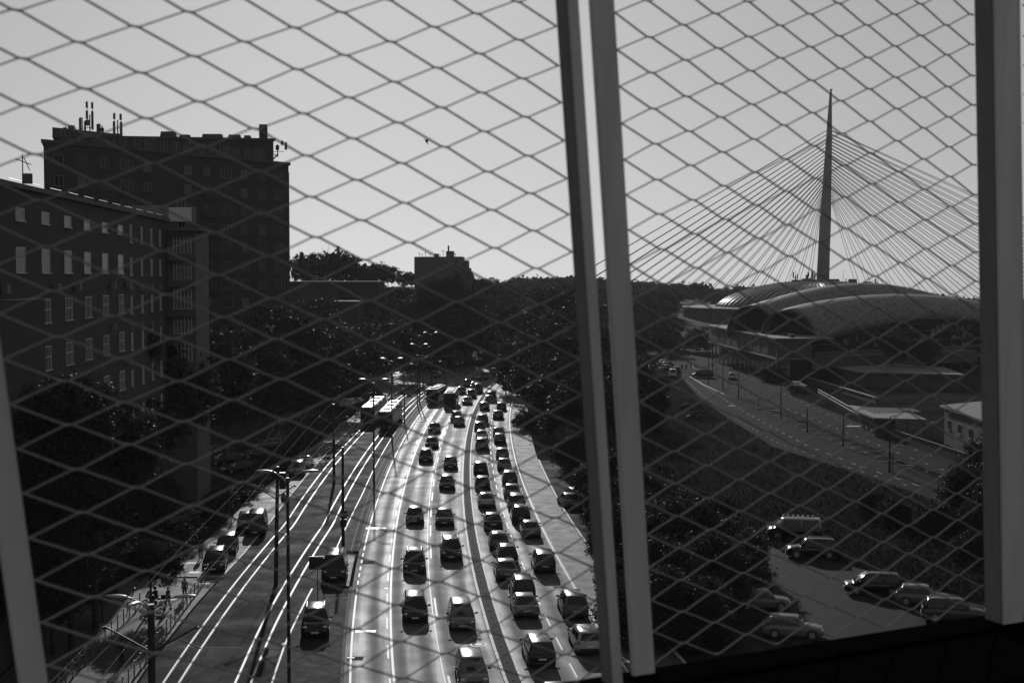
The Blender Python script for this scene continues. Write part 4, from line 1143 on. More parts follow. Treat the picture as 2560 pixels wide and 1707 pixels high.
w = MB(); w.disc((0,0,zt_+.3), 8, n=32, h=1.6); w.build('lantern', M['domeroof'], dome)
w = MB(); R1 = 73
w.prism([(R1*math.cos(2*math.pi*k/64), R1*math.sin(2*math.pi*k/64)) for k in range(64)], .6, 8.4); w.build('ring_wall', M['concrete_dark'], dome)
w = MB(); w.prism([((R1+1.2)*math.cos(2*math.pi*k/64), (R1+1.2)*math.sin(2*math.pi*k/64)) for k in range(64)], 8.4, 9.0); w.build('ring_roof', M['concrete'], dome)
fm = MB(); fm.box((R1+.15,0,4.4),(.3,.5,7.2)); fme = fm.mesh('ring_fin', M['concrete_dark'])
for k in range(90): link('ring_fin', fme, dome, (0,0,0), math.pi*.9+math.pi*1.0*k/90)
for px, hh, pan, lab in ((1986,6.2,[(-1.2,2.2,5.5,.7),(.0,.8,3.6,.7),(1.1,1.6,4.4,.6)],'left antenna cluster on the dome'),(2016,5.4,[(-.3,.5,3.6,1.6),(.4,2.6,5.0,1.0)],'middle stout antenna cluster on the dome'),(2031,6.0,[(-.7,.6,5.6,.9),(.6,.3,4.0,.8)],'antenna cluster on the dome just left of the pylon'),(2178,3.4,[(0,0.3,2.6,.5)],'thin antenna on the right flank of the dome'),(2186,5.2,[(-.3,.3,4.6,.8),(.7,.2,3.0,.7)],'antenna cluster on the right flank of the dome'),(2112,2.6,[(0,.2,1.8,.6)],'small antenna right of the pylon on the dome'),(2105,6.5,[],'needle thin aerial right of the pylon on the dome')):
    x_ = (px-1280)/FPX*DD; r = abs(x_-dc.x)
    antenna('dome_antenna', lab, (x_, DD-2), domez(r)+.2, pan, hh, 'antennas on the dome')
for px, ww, hh, lab in ((1988,8,1.2,'flat plinth under the left dome antennas'),(2014,8,1.6,'flat plinth under the middle dome antennas'),(2082,7,1.5,'dark roof unit beside the pylon on the dome'),(2127,6,2.4,'largest dark roof unit right of the pylon on the dome'),(2164,6,2.2,'dark roof unit farthest right on the dome')):
    x_ = (px-1280)/FPX*DD; r = abs(x_-dc.x)
    u_ = thing('roof_unit', lab, 'roof unit', (x_, DD-3, domez(r)), 0, 'roof units on the dome')
    w = MB(); w.box((0,0,hh/2),(ww*.8,3,hh), taper=.85); w.build('casing', M['darkmetal'], u_); w = MB(); w.box((0,0,hh+.1),(ww*.7,2.6,.2)); w.build('lid', M['darkmetal'], u_)

# toroidal concrete shells
def shell(name, label, C0, z0, Lx, adir, cdir, hw, crest, bottom, glass=True):
    th = thing(name, label, 'building', (C0.x, C0.y, 0))
    NU, NV = 40, 20
    def P(u, t_):      # t_: 0 near edge .. pi far edge
        c = C0 + adir*Lx*u
        zb2, zc = bottom(u), crest(u)
        x2 = c.x - C0.x + cdir.x*hw*math.cos(t_); y2 = c.y - C0.y + cdir.y*hw*math.cos(t_)
        return (x2, y2, zb2 + (zc-zb2)*(math.sin(t_)**.8 if t_ not in (0, math.pi) else 0))
    w = MB()
    rings = [[P(i/NU, math.pi*j/NV) for j in range(NV+1)] for i in range(NU+1)]
    w.rings(rings, closed=False, cap=False)
    o = w.build('shell_roof', M['shell'], th, smooth=True)
    md = o.modifiers.new('thick', 'SOLIDIFY'); md.thickness = .35; md.offset = 0
    # end wall of the arch, set back
    w = MB(); pts = [P(.012, math.pi*j/NV) for j in range(NV+1)]; base_z = z0
    c_ = adir*1.6
    for j in range(NV):
        a_, b_ = pts[j], pts[j+1]
        w.quad((a_[0]+c_.x, a_[1]+c_.y, base_z), (a_[0]+c_.x, a_[1]+c_.y, a_[2]), (b_[0]+c_.x, b_[1]+c_.y, b_[2]), (b_[0]+c_.x, b_[1]+c_.y, base_z))
    w.build('end_glazing', M['glass'], th)
    for j in range(1, NV):
        a_ = pts[j]; w = MB(); w.box((a_[0]+c_.x*.9, a_[1]+c_.y*.9, (base_z+a_[2])/2), (.18,.18,a_[2]-base_z)); w.build('mullion', M['concrete_dark'], th)
    w = MB(); w.tube([P(0, math.pi*j/NV) for j in range(NV+1)], .4, 6); w.build('edge_arch', M['concrete_dark'], th)
    if glass:
        w = MB()
        for i in range(NU):
            a_, b_ = P(i/NU, 0), P((i+1)/NU, 0)
            w.quad((a_[0]-cdir.x*.6, a_[1]-cdir.y*.6, .0), (b_[0]-cdir.x*.6, b_[1]-cdir.y*.6, .0), (b_[0]-cdir.x*.6, b_[1]-cdir.y*.6, b_[2]), (a_[0]-cdir.x*.6, a_[1]-cdir.y*.6, a_[2]))
        w.build('side_glazing', M['glass'], th)
        for i in range(2, NU, 2):
            a_ = P(i/NU, 0); w = MB(); w.box((a_[0]-cdir.x*.45, a_[1]-cdir.y*.45, a_[2]/2), (.22,.22,a_[2])); w.build('mullion', M['concrete_dark'], th)
        for z_ in (6.2, 8.6, 11.0, 13.0):
            w = MB(); us = [i/NU for i in range(NU+1) if P(i/NU,0)[2] > z_+.2]
            if len(us) > 2:
                w.tube([(P(u,0)[0]-cdir.x*.4, P(u,0)[1]-cdir.y*.4, z_) for u in us], .12 if z_ != 6.2 else .5, 4); w.build('transom', M['concrete_dark'], th)
        random.seed(5)
        for q in range(60):
            i = random.randint(4, NU-4); a_, b_ = P(i/NU, 0), P((i+1)/NU, 0); z_ = random.uniform(3, max(3.5, a_[2]-2)); k_ = random.uniform(.2, 1)
            w = MB(); h_ = random.uniform(.5, 1.8)
            w.quad((a_[0]-cdir.x*.56, a_[1]-cdir.y*.56, z_), (lerp(a_[0],b_[0],k_)-cdir.x*.56, lerp(a_[1],b_[1],k_)-cdir.y*.56, z_), (lerp(a_[0],b_[0],k_)-cdir.x*.56, lerp(a_[1],b_[1],k_)-cdir.y*.56, z_+h_), (a_[0]-cdir.x*.56, a_[1]-cdir.y*.56, z_+h_))
            w.build('window_blind', M['concrete'] if random.random() < .5 else M['trim'], th)
    return th
ad = Vector((.8, .6)); cd = Vector((.6, -.8))
shell('shell_roofed_hall', 'front exhibition hall with a long mottled vaulted shell roof over a glass wall', Vector((71.0, 366)), 8, 95, ad, cd, 9.0,
      lambda u: 17.0+4.6*abs(math.sin(math.pi*min(1, u)))**.7 - 1.5*u, lambda u: 9.2+5.0*math.sin(math.pi*u))
shell('shell_roofed_hall', 'rear exhibition hall whose vaulted shell roof shows above and left of the front one', Vector((66.0, 392)), 8, 95, ad, cd, 9.0,
      lambda u: 17.6+6.2*math.sin(math.pi*min(1, u*1.02)), lambda u: 9.0+4.5*math.sin(math.pi*u), False)
# slab building on stilts in front of the shells
sx0, sy0, sx1, sy1 = 64.6, 346.0, 60.8, 438.0
hall = thing('stilted_exhibition_wing', 'long concrete exhibition wing on stilts with one large gridded window', 'building', (sx0, sy0, 0))
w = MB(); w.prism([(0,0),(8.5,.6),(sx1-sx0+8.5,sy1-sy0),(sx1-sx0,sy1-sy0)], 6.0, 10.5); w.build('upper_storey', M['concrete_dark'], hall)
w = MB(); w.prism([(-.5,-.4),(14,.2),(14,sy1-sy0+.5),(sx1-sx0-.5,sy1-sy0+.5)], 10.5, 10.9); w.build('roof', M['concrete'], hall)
w = MB(); w.prism([(-.4,-.3),(8.6,.5),(8.6+sx1-sx0,sy1-sy0+.3),(sx1-sx0-.4,sy1-sy0+.3)], 5.6, 6.0); w.build('floor_slab', M['concrete'], hall)
w = MB(); w.prism([(3.5,1.5),(8,1.5),(8+sx1-sx0,sy1-sy0-1),(3.5+sx1-sx0,sy1-sy0-1)], 0, 5.6); w.build('lower_storey', M['glass'], hall)
an_ = math.atan2(sy0-sy1, sx0-sx1)
for k in range(15):
    t_ = (k+.3)/15; w = MB(); w.box((lerp(0,sx1-sx0,t_)+.2, lerp(0,sy1-sy0,t_), 2.8), (.35,.35,5.6)); w.build('stilt', M['concrete'], hall)
for t_, key in ((.075,'hall'),(.27,'slot'),(.52,'slot'),(.78,'slot')):
    add_window(hall, key, (lerp(0,sx1-sx0,t_)-.02, lerp(0,sy1-sy0,t_), 8.2), an_)
for k in range(8):
    t_ = .14+k*.105; w = MB(); w.box((lerp(0,sx1-sx0,t_)-.02, lerp(0,sy1-sy0,t_), 8.2), (.12,6.4,3.9), 0.04); w.build('wall_panel', M['render'], hall)
w = MB()
for k in range(9): w.box((4+random.uniform(-2,2), 5+k*9, 11.3), (1.2,1.6,.8))
w.build('roof_vent', M['concrete_dark'], hall)
# end wing under the shells (toward the viewer)
w = MB(); w.prism([(8.7,.7),(60,34),(60,50),(8.7,40)], 3.2, 6.0); w.build('terrace_block', M['concrete_dark'], hall)

def simple_building(name, label, pts, z0, z1, overhang=.4, wallm='render', roofm='concrete', wins=None, ribs=0):
    P = [Vector(p) for p in pts]; b_ = thing(name, label, 'building', (P[0].x, P[0].y, 0)); o = P[0]
    loc = [(p.x-o.x, p.y-o.y) for p in P]
    w = MB(); w.prism(loc, z0, z1); w.build('wall', M[wallm], b_)
    c = Vector((sum(p[0] for p in loc)/len(loc), sum(p[1] for p in loc)/len(loc)))
    big = [tuple(c+(Vector(p)-c)*(1+overhang/max(1,(Vector(p)-c).length))) for p in loc]
    w = MB(); w.prism(big, z1, z1+.3); w.build('roof', M[roofm], b_)
    if ribs:
        a_, d_ = Vector(loc[1]), Vector(loc[2])
        for k in range(ribs):
            t_ = (k+.5)/ribs; s_ = a_.lerp(d_, t_); e_ = Vector(loc[0]).lerp(Vector(loc[3]), t_)
            m_ = (s_+e_)/2; dv = s_-e_
            w = MB(); w.box((m_.x, m_.y, z1+.42), (dv.length*.96, .25, .22), math.atan2(dv.y, dv.x)); w.build('roof_rib', M['concrete'], b_)
    if wins:
        (i, j, n, key, z) = wins
        a_, d_ = Vector(loc[i]), Vector(loc[j]); an2 = math.atan2((d_-a_).y, (d_-a_).x); nn = Vector((math.sin(an2), -math.cos(an2)))*.03
        for k in range(n):
            p = a_.lerp(d_, (k+.5)/n)+nn; add_window(b_, key, (p.x, p.y, z), an2)
    return b_
c1 = G(2145, 967); l1 = G(2016, 935); r1 = G(2404, 975)
simple_building('low_pavilion', 'low flat pavilion with striped corrugated roof below the glass wall', [(l1.x,l1.y),(c1.x,c1.y),(r1.x,r1.y),(r1.x+3,r1.y+26),(l1.x+2,l1.y+14)], 0, 3.3, .8, 'concrete_dark', 'concrete', (0,1,9,'slot',1.9) if False else None, 0)
# kiosk with canopy
ka, kb, kc = G(2150,1075), G(2188,1092), G(2322,1100)
kz = 3.2
ki = thing('canopy_kiosk', 'white walled kiosk with flat corrugated canopy beside the fairground road', 'building', (ka.x, ka.y, 0))
def lo(p): return (p.x-ka.x, p.y-ka.y)
w = MB(); w.prism([lo(ka), lo(kb), (lo(kb)[0]+3.5, lo(kb)[1]+1), (lo(ka)[0]+3.5, lo(ka)[1]+6)], 0, kz-.3); w.build('wall', M['render'], ki)
w = MB(); w.prism([(-.6,-.4), (lo(kb)[0]-.4, lo(kb)[1]-.8), (lo(kc)[0], lo(kc)[1]+1), (lo(kc)[0]+.5, lo(kc)[1]+11), (1,12)], kz-.3, kz); w.build('canopy', M['concrete'], ki)
for k in range(14):
    w = MB(); w.box((1.6+k*.62, 1.5-k*.02, kz+.08), (.2, 10-k*.3, .14)); w.build('roof_rib', M['trim'], ki)
for k in range(3): 
    p = Vector(lo(kb)).lerp(Vector(lo(kc)), (k+1)/3.2); w = MB(); w.box((p.x, p.y+.6, 1.45), (.2,.2,2.9)); w.build('post', M['concrete_dark'], ki)
for k in range(3):
    p = Vector(lo(ka)).lerp(Vector(lo(kb)), (k+.5)/3); add_window(ki, 'tower2', (p.x-.03, p.y, 1.7), math.atan2(lo(kb)[1]-lo(ka)[1], lo(kb)[0]-lo(ka)[0]))
# house at the right edge
ra, rb = G(2360,1108), G(2470,1158)
simple_building('flat_roofed_house', 'flat roofed house with slatted sign at the right edge behind the concrete wall', [(ra.x,ra.y),(rb.x,rb.y),(rb.x+14,rb.y+3),(ra.x+12,ra.y+10)], 0, 5.6, 1.0, 'render', 'concrete', (0,1,4,'tower2',3.2))
sg = thing('slatted_panel', 'bright slatted panel mounted on the flat roofed house wall', 'panel', (rb.x-.6, rb.y-.2, 2.0), math.atan2(rb.y-ra.y, rb.x-ra.x))
for k in range(8):
    w = MB(); w.box((0,-.1,k*.22),(2.6,.06,.15), rx=.5); w.build('slat', M['frame'], sg)
# concrete boundary wall beside the fairground road
wa, wb = G(2190,1082), G(2460,1176); dv = (wb-wa); Lw = dv.length; aw_ = math.atan2(dv.y, dv.x)
bw_ = thing('boundary_wall', 'long concrete boundary wall along the right side of the fairground road', 'wall', (wa.x, wa.y, 0), aw_)
pm_ = MB(); pm_.box((0,0,.7),(1.9,.14,1.4)); pme = pm_.mesh('wall_panel', M['concrete_dark']); cm_ = MB(); cm_.box((0,0,1.48),(2.02,.26,.14)); cme = cm_.mesh('coping', M['concrete'])
for k in range(int(Lw/2)):
    o = link('wall_panel', pme, bw_, (k*2+1, 0, random.uniform(-.03,.03))); link('coping', cme, o)
# low retaining wall and railing beside the kiosk
va, vb = G(2045,985), G(2150,1046); dv = vb-va; aw2 = math.atan2(dv.y, dv.x)
rw = thing('metal_railing', 'metal railing between the fairground road and the kiosk', 'railing', (va.x, va.y, 0), aw2)
n_ = int(dv.length/2)
rpm = MB(); rpm.box((0,0,.55),(.08,.08,1.1)); rpme = rpm.mesh('railing_post', M['metal'])
for k in range(n_+1): link('railing_post', rpme, rw, (k*2,0,0))
w = MB()
for z_ in (.5,1.1): w.tube([(0,0,z_),(n_*2,0,z_)], .04, 5)
w.build('rail', M['metal'], rw)
va, vb = G(2000,950), G(2190,1010); dv = vb-va
rt = thing('retaining_wall', 'long pale ledge of a retaining wall below the low pavilion', 'wall', (va.x, va.y, 0), math.atan2(dv.y, dv.x))
w = MB(); w.box((dv.length/2, .3, .6),(dv.length,.5,1.2)); w.build('wall', M['concrete_dark'], rt); w = MB(); w.box((dv.length/2, .3, 1.25),(dv.length+.2,.8,.12)); w.build('coping', M['concrete'], rt)
# dumped rubble beside the fairground road
for (px, py, s_, lab) in ((1752,1050,3.4,'earth and rubble heap with pale debris beside the fairground road'),(1730,1022,2.6,'smaller earth heap behind the rubble beside the fairground road')):
    p = G(px, py); hp = thing('rubble_heap', lab, 'heap', (p.x, p.y, 0))
    w = MB(); rings = []
    for j in range(7):
        r = s_*(1-j/6.5); rings.append([(r*(1+random.uniform(-.15,.15))*math.cos(2*math.pi*k/14), r*.7*(1+random.uniform(-.15,.15))*math.sin(2*math.pi*k/14), 1.7*(j/6)**.8+random.uniform(-.1,.1)-.1) for k in range(14)])
    w.rings(rings); w.build('earth', M['ground'], hp, smooth=False)
    for q in range(14):
        w = MB(); a_ = random.uniform(0,6.28); r = random.uniform(.3,1)*s_*.8; w.box((r*math.cos(a_), r*.7*math.sin(a_), 1.0*(1-r/s_)+.4), (random.uniform(.3,.9), random.uniform(.2,.6), .12), random.uniform(0,3), rx=random.uniform(-.5,.5)); w.build('debris', M['concrete'], hp)
p = G(1997, 980); tr2 = thing('dump_trailer', 'dark open trailer with poles parked against the hall terrace', 'trailer', (p.x, p.y, 0), .2)
w = MB(); w.box((0,0,1.0),(2.2,5.2,1.2)); w.build('bed', M['darkmetal'], tr2)
wm = MB(); wm.tube([(-.12,0,0),(.12,0,0)], .42, 12); wme = wm.mesh('wheel', M['tyre'])
for s_ in (-1,1):
    for yy in (-1.2,1.2): link('wheel', wme, tr2, (s_*1.1, yy, .42))
w = MB()
for k in range(5): w.tube([(-.8+k*.4,-2.5,1.6),(-.6+k*.35,2.4,2.3)], .06, 5)
w.build('load', M['metal'], tr2)
# clock tower sign and billboard on the left
p = G(468, 1245)
p = A(468, 1135, 168); 
cs = thing('advertising_clock_column', 'tall advertising column with a round clock face in the shade of the left trees', 'sign', (p.x, p.y, 0))
w = MB()
for s_ in (-.9,.9): w.tube([(s_,0,0),(s_,0,9.6)], .07, 6)
w.build('post', M['metal'], cs)
w = MB(); w.box((0,0,5.6),(2.1,.3,6.0)); w.build('board', M['render'], cs)
w = MB(); 
n=24
for k in range(n):
    a,b = math.pi*2*k/n, math.pi*2*(k+1)/n
    w.quad((.75*math.cos(a),-.17,6.0+.75*math.sin(a)),(.75*math.cos(b),-.17,6.0+.75*math.sin(b)),(.66*math.cos(b),-.17,6.0+.66*math.sin(b)),(.66*math.cos(a),-.17,6.0+.66*math.sin(a)))
w.build('clock_ring', M['blacktrim'], cs)
w = MB(); w.box((0,-.18,6.2),(.06,.02,.5)); w.build('clock_hand', M['blacktrim'], cs)
p = A(350, 1095, 150)
bb_ = thing('billboard', 'slanting pale billboard at the corner of the brick block', 'sign', (p.x, p.y, 0), .95)
w = MB(); w.box((0,0,p.z),(4.2,.2,1.7)); w.build('board', M['render'], bb_); w = MB()
for s_ in (-1.5,1.5): w.tube([(s_,.2,0),(s_,.2,p.z)], .07, 6)
w.build('post', M['metal'], bb_)

# ------------------------------------------------------------------ trees
def crown_mesh(name, seed, n_cl, n_leaf, leaf, shape='round', material='leaf'):
    rng = np.random.default_rng(seed)
    V = []; 
    lobes = []
    nl = 7
    for k in range(nl):
        a = rng.uniform(0, 2*math.pi); e = rng.uniform(-.5, .9)
        lobes.append((np.array([.48*math.cos(a)*math.cos(e), .48*math.sin(a)*math.cos(e), .48*math.sin(e)]), rng.uniform(.38, .58)))
    lobes.append((np.array([0, 0, 0.05]), .62))
    for c in range(n_cl):
        if shape == 'spruce':
            h = rng.uniform(0, 1)**.8; r = (1-h)*.72*rng.uniform(.45, 1.0)+.02; a = rng.uniform(0, 2*math.pi)
            cc = np.array([r*math.cos(a), r*math.sin(a), -1+2*h]); cr = .07+.10*(1-h)
        else:
            lc, lr = lobes[rng.integers(0, nl+1)]
            d = rng.normal(size=3); d /= np.linalg.norm(d)
            cc = lc + d*lr*rng.uniform(.72, 1.06); cr = rng.uniform(.07, .16)
        P = rng.normal(size=(n_leaf, 3))*cr*.62*np.array([1, 1, .7]) + cc
        N = rng.normal(size=(n_leaf, 3)); N[:, 2] += .5; N /= np.linalg.norm(N, axis=1)[:, None]
        T = np.cross(N, rng.normal(size=(n_leaf, 3))); T /= np.linalg.norm(T, axis=1)[:, None]
        B = np.cross(N, T)
        s = leaf*rng.uniform(.6, 1.3, size=(n_leaf, 1))
        q = np.stack([P-T*s, P-B*s*.55, P+T*s, P+B*s*.55], axis=1)
        V.append(q.reshape(-1, 3))
    V = np.concatenate(V); n = len(V)//4
    me = bpy.data.meshes.new(name)
    me.vertices.add(len(V)); me.vertices.foreach_set('co', V.astype(np.float32).ravel())
    me.loops.add(n*4); me.loops.foreach_set('vertex_index', np.arange(n*4, dtype=np.int32))
    me.polygons.add(n); me.polygons.foreach_set('loop_start', np.arange(0, n*4, 4, dtype=np.int32)); me.polygons.foreach_set('loop_total', np.full(n, 4, dtype=np.int32))
    me.update(calc_edges=True); me.materials.append(M[material]); return me
NEAR = [crown_mesh('crown', 10+k, 420, 60, .030) for k in range(3)]
MID = [crown_mesh('crown', 20+k, 260, 34, .042) for k in range(3)]
FAR = [crown_mesh('crown', 30+k, 150, 12, .085, material='leaf_far') for k in range(4)]
SPR = [crown_mesh('crown', 40, 260, 16, .055, 'spruce', 'leaf_far')]
def trunk_mesh(seed):
    rng = random.Random(seed); w = MB()
    w.tube([(0,0,-.1),(.01,.01,.4),(0,.02,.8),(.02,0,1.15)], [.055,.045,.038,.02], 8)
    for k in range(6):
        a = k*1.05+rng.uniform(-.3,.3); z = .62+.07*k; l = rng.uniform(.25,.42)
        w.tube([(0,0,z),(l*.5*math.cos(a),l*.5*math.sin(a),z+.18),(l*math.cos(a),l*math.sin(a),z+.42)], [.022,.014,.006], 5)
    return w.mesh('trunk', M['bark'], True)
TRK = [trunk_mesh(k) for k in range(3)]
def tree(x, y, zc, r, lod, label, group, name='deciduous_tree', rzs=None, z0=0.0, asp=1.0):
    """crown centre height zc, radius r"""
    t_ = thing(name, label, 'tree', (x, y, z0), random.uniform(0, 6.28), group)
    cset = {'near': NEAR, 'mid': MID, 'far': FAR, 'spruce': SPR}[lod]
    c = link('crown', random.choice(cset), t_, (0, 0, zc-z0), None, (r, r, r*asp))
    h = max(zc-z0, 1.0)
    link('trunk', random.choice(TRK), t_, (0, 0, 0), None, (h*.55 if h < 10 else 5.5, h*.55 if h < 10 else 5.5, h*.95))
    return t_
def TP(px, py, D, r, lod, label, group, **k):
    p = A(px, py, D); z0 = hgt(p.x, p.y) if D > 400 else 0
    return tree(p.x, p.y, max(p.z, z0+r*.6), r, lod, label, group, z0=z0, **k)
GLt = 'trees in front of the brick office block'
for _k, (px, py, D, r) in enumerate(((100,1075,98,5.4),(235,1130,104,5.0),(40,1230,94,5.2),(175,1290,98,4.2),(310,1265,135,4.6),(60,1430,92,4.6),(395,1250,148,3.2),(130,1400,97,3.4))):
    TP(px, py, D, r, 'near', ['broad tree right of the left post against the brick office block', 'broad tree whose crown reaches the lower corner window of the brick block', 'tree crossed by the left screen post', 'dense tree just below the two broad trees before the brick block', 'tree at the far bottom corner of the brick block', 'lowest tree behind the left screen post', 'slender tree beside the advertising clock column', 'low tree above the start of the left pavement'][_k], GLt)
TP(255, 1452, 106, 2.2, 'near', 'low drooping branches of a broadleaf tree over the left pavement', None)
TP(375, 1400, 110, 2.6, 'near', 'small tree hanging over the motorcycle on the left pavement', None)
GS = 'trees lining the shaded left parking lot'
for _k, (px, py, D, r) in enumerate(((350,890,152,3.4),(440,975,165,6),(520,930,185,7),(405,1080,150,4),(600,900,215,8),(560,1010,190,5.5),(690,870,240,9),(640,990,215,5.5),(760,930,245,8),(830,900,275,9),(720,990,235,5),(900,875,310,9),(800,960,262,6),(980,860,350,9),(870,960,300,5),(1060,862,392,8),(930,800,400,10),(1110,845,430,8),(850,800,385,10),(770,820,330,9),(960,905,345,5))):
    TP(px, py, D, r, 'mid', ['tree in front of the barred stair windows of the brick block', "tree left of the tall tower's foot", 'tree directly below the tall tower', 'small tree between brick block and advertising clock column', 'tree right of the tree directly below the tower', 'tree at the edge of the shaded left parking lot', "tree below the tower's right edge", 'tree over the middle of the shaded left parking lot', "tree left of the trams' far end by the side lawn", 'large tree behind the left tram', 'small tree beside the end of the parked row', 'tree above the left tram roof', 'low tree touching the left tram side', 'tree behind the double-armed lamps past the trams', 'slim tree at the tail of the left tram', 'tree at the far side road under the far apartment building', 'tallest tree before the long low building', 'tree at the end of the far side road', 'tree below the bright eave of the small dark building', 'tree between the small dark building and the tower', 'shrubby tree where the far side road meets the trams'][_k], GS)
# clipped hedge between pavement and parking lot
hd = thing('hedge', 'long dark hedge between the left pavement and the shaded parking lot', 'hedge', (pk_l(150)-1.0, 150, 0))
hm_ = crown_mesh('foliage', 77, 120, 40, .06)
for k in range(26):
    Y = 121+k*4.2; link('foliage', hm_, hd, (pk_l(Y)-1.6-hd.location.x, Y-150, .9), random.uniform(0, 6), (1.7, 2.6, 1.2))
GRt = 'trees between the main road and the fairground'
for _k, (px, py, D, r) in enumerate(((1335,850,370,11),(1300,925,315,8),(1278,895,345,6),(1385,900,290,10),(1335,1000,262,7),(1420,990,235,9),(1318,1065,240,2.6),(1405,1080,212,4.7),(1475,1120,190,5),(1420,1110,200,2.6),(1480,1040,210,9),(1500,930,270,11),(1540,1220,158,5),(1560,1000,240,9),(1440,860,330,12),(1400,790,400,11),(1300,800,410,8))):
    TP(px, py, D, r, 'mid' if D > 200 else 'near', ['largest tree overhanging the far bend', 'tree bulging over the outgoing lane near the bend', 'tree at the very end of the visible median', 'tree behind the bulging one, left of the double post', 'tree beside the empty stretch of the outgoing right lane', 'tree pressed against the double post at mid height', 'small tree casting ragged shadow on the roadside lane', 'tree above the ragged shadow on the roadside lane', 'tree behind the double post level with the packed cars', 'low bush at the roadside lane edge', 'tree seen in the slot between the double post', 'tree right of the double post above the grass bank', 'tree behind the double post beside the silver car in the bushes', 'tree right of the double post near the rubble heaps', 'large tree behind the double post at the far bend', 'large tree below the upper ramp wall', 'tree below the lower ramp wall'][_k], GRt)
GB = 'bushes and trees above the lower right parking lot'
for _k, (px, py, D, r) in enumerate(((1530,1400,128,2.4),(1565,1290,140,4.6),(1640,1270,146,4.6),(1770,1320,136,3.8),(1690,1400,122,5.0),(1600,1420,118,5.0),(1810,1400,122,4.0),(1770,1500,112,4.4),(1670,1520,106,4.6),(1610,1600,100,4.2),(1720,1620,100,3.6),(1610,1530,104,3.8),(1850,1450,120,3.2),(1800,1590,106,2.6))):
    TP(px, py, D, r, 'near', ['bush beside the road just left of the double post', 'tall tree touching the right side of the double post', 'broad tree below the grass bank', 'tree left of the pale roofed van', 'tree in the middle of the clump above the lot', 'tree next to the double post in the clump', 'bush in front of the pale roofed van', 'bush beside the half hidden silver car', 'low tree left of the half hidden silver car', 'lowest tree touching the double post above the sill', 'bush above the sill left of the side-on hatchback', 'bush behind the lower end of the double post', 'smallest bush jutting over the lot asphalt', 'bush overhanging the side-on silver hatchback'][_k], GB)
GE = 'trees beyond the lower right parking lot'
for _k, (px, py, D, r) in enumerate(((2440,1265,150,4.4),(2490,1200,165,5),(2420,1370,138,2.6),(2250,1370,146,2.4),(2330,1400,140,2.6),(2180,1330,152,2.2),(2430,1440,128,2.2),(2540,1330,140,5))):
    TP(px, py, D, r, 'near', ['large dark tree before the concrete wall by the right post', 'tree behind the right post', 'shrub below the large tree by the right post', 'shrub left of the right post above the parked silver hatchback', 'shrub above the grey SUV near the right post', 'shrub behind the black SUV in the lower lot', 'shrub nearest to the sill by the right post', 'tree right of the right post'][_k], GE)
for px, py, D, r, lab in ((1985,880,375,6.5,'round dark tree at the near corner of the stilted hall'),(1750,880,470,6,'dark tree at the far end of the stilted hall'),(2230,870,352,5,'low tree in front of the glass wall of the shell hall'),(1930,1000,350,3.5,'dark shrub beside the concrete terrace of the stilted hall'),(2320,880,350,5,'tree right of the low tree before the glass wall')):
    TP(px, py, D, r, 'mid', lab, None)
# skyline trees on the left hill
GK = 'crowns standing out on the left skyline'
for _k, (px, py, D, r) in enumerate(((735,672,470,5),(775,668,475,4),(800,664,480,6),(828,660,470,6),(858,660,480,5),(880,672,470,5),(845,680,460,7),(790,686,460,7),(925,688,520,5),(950,688,520,6),(970,690,515,5),(1010,700,500,4),(1030,700,510,4),(905,700,480,6),(1195,722,560,6),(1225,722,600,6))):
    TP(px, py, D, r, 'far', ['skyline tree touching the tower edge', 'skyline tree just right of the spruce', 'second round skyline tree right of the spruce', 'highest round tree of the left skyline', 'skyline tree right of the highest round one', 'last tree of the high clump left of the two chimneys', 'tree below the highest skyline tree', "tree behind the long low building's left end", 'round tree just right of the two chimneys', 'wide round tree between chimneys and far apartment building', 'tree sloping down toward the far apartment building', "small tree near the far apartment building's left side", 'small tree touching the far apartment building', 'tree below the two chimneys', 'first tree right of the small spruce', 'second tree right of the small spruce'][_k], GK)
TP(755, 666, 475, 4.6, 'spruce', 'pointed spruce on the left skyline next to the tower', None, name='spruce_tree')
TP(1178, 715, 470, 4.2, 'spruce', 'small pointed spruce right of the far apartment building', None, name='spruce_tree')
for px, D, lab in ((899,500,'left of two slim chimneys on the skyline between tree crowns'),(909,500,'right of two slim chimneys on the skyline between tree crowns')):
    p = A(px, 676, D); ch = thing('chimney_stack', lab, 'chimney', (p.x, p.y, hgt(p.x, p.y)), 0)
    w = MB(); hh = p.z-ch.location.z; w.box((0,0,hh/2),(1.0,1.0,hh)); w.build('stack', M['brick'], ch); w = MB(); w.box((0,0,hh+.1),(1.3,1.3,.3)); w.build('cap', M['brick'], ch)
GM = 'mixed trees covering the left hillside'
for px, py, D, r, lab in ((1050,790,404,8,'tree hiding the left foot of the far apartment building'),(1100,775,406,8,'tree hiding the middle foot of the far apartment building'),(1150,790,404,8,'tree hiding the right foot of the far apartment building'),(1075,835,396,8,'lower tree below the far apartment building, left of its middle'),(1135,840,394,8,'lower tree below the far apartment building, right of its middle'),(1175,770,410,7,'tree right beside the far apartment building wall'),(1075,735,412,6,'tree crown standing highest against the far apartment building'),(1125,730,412,5.5,'second highest crown against the far apartment building')):
    TP(px, py, D, r, 'mid', lab, 'trees hiding the foot of the far apartment building')
random.seed(11)
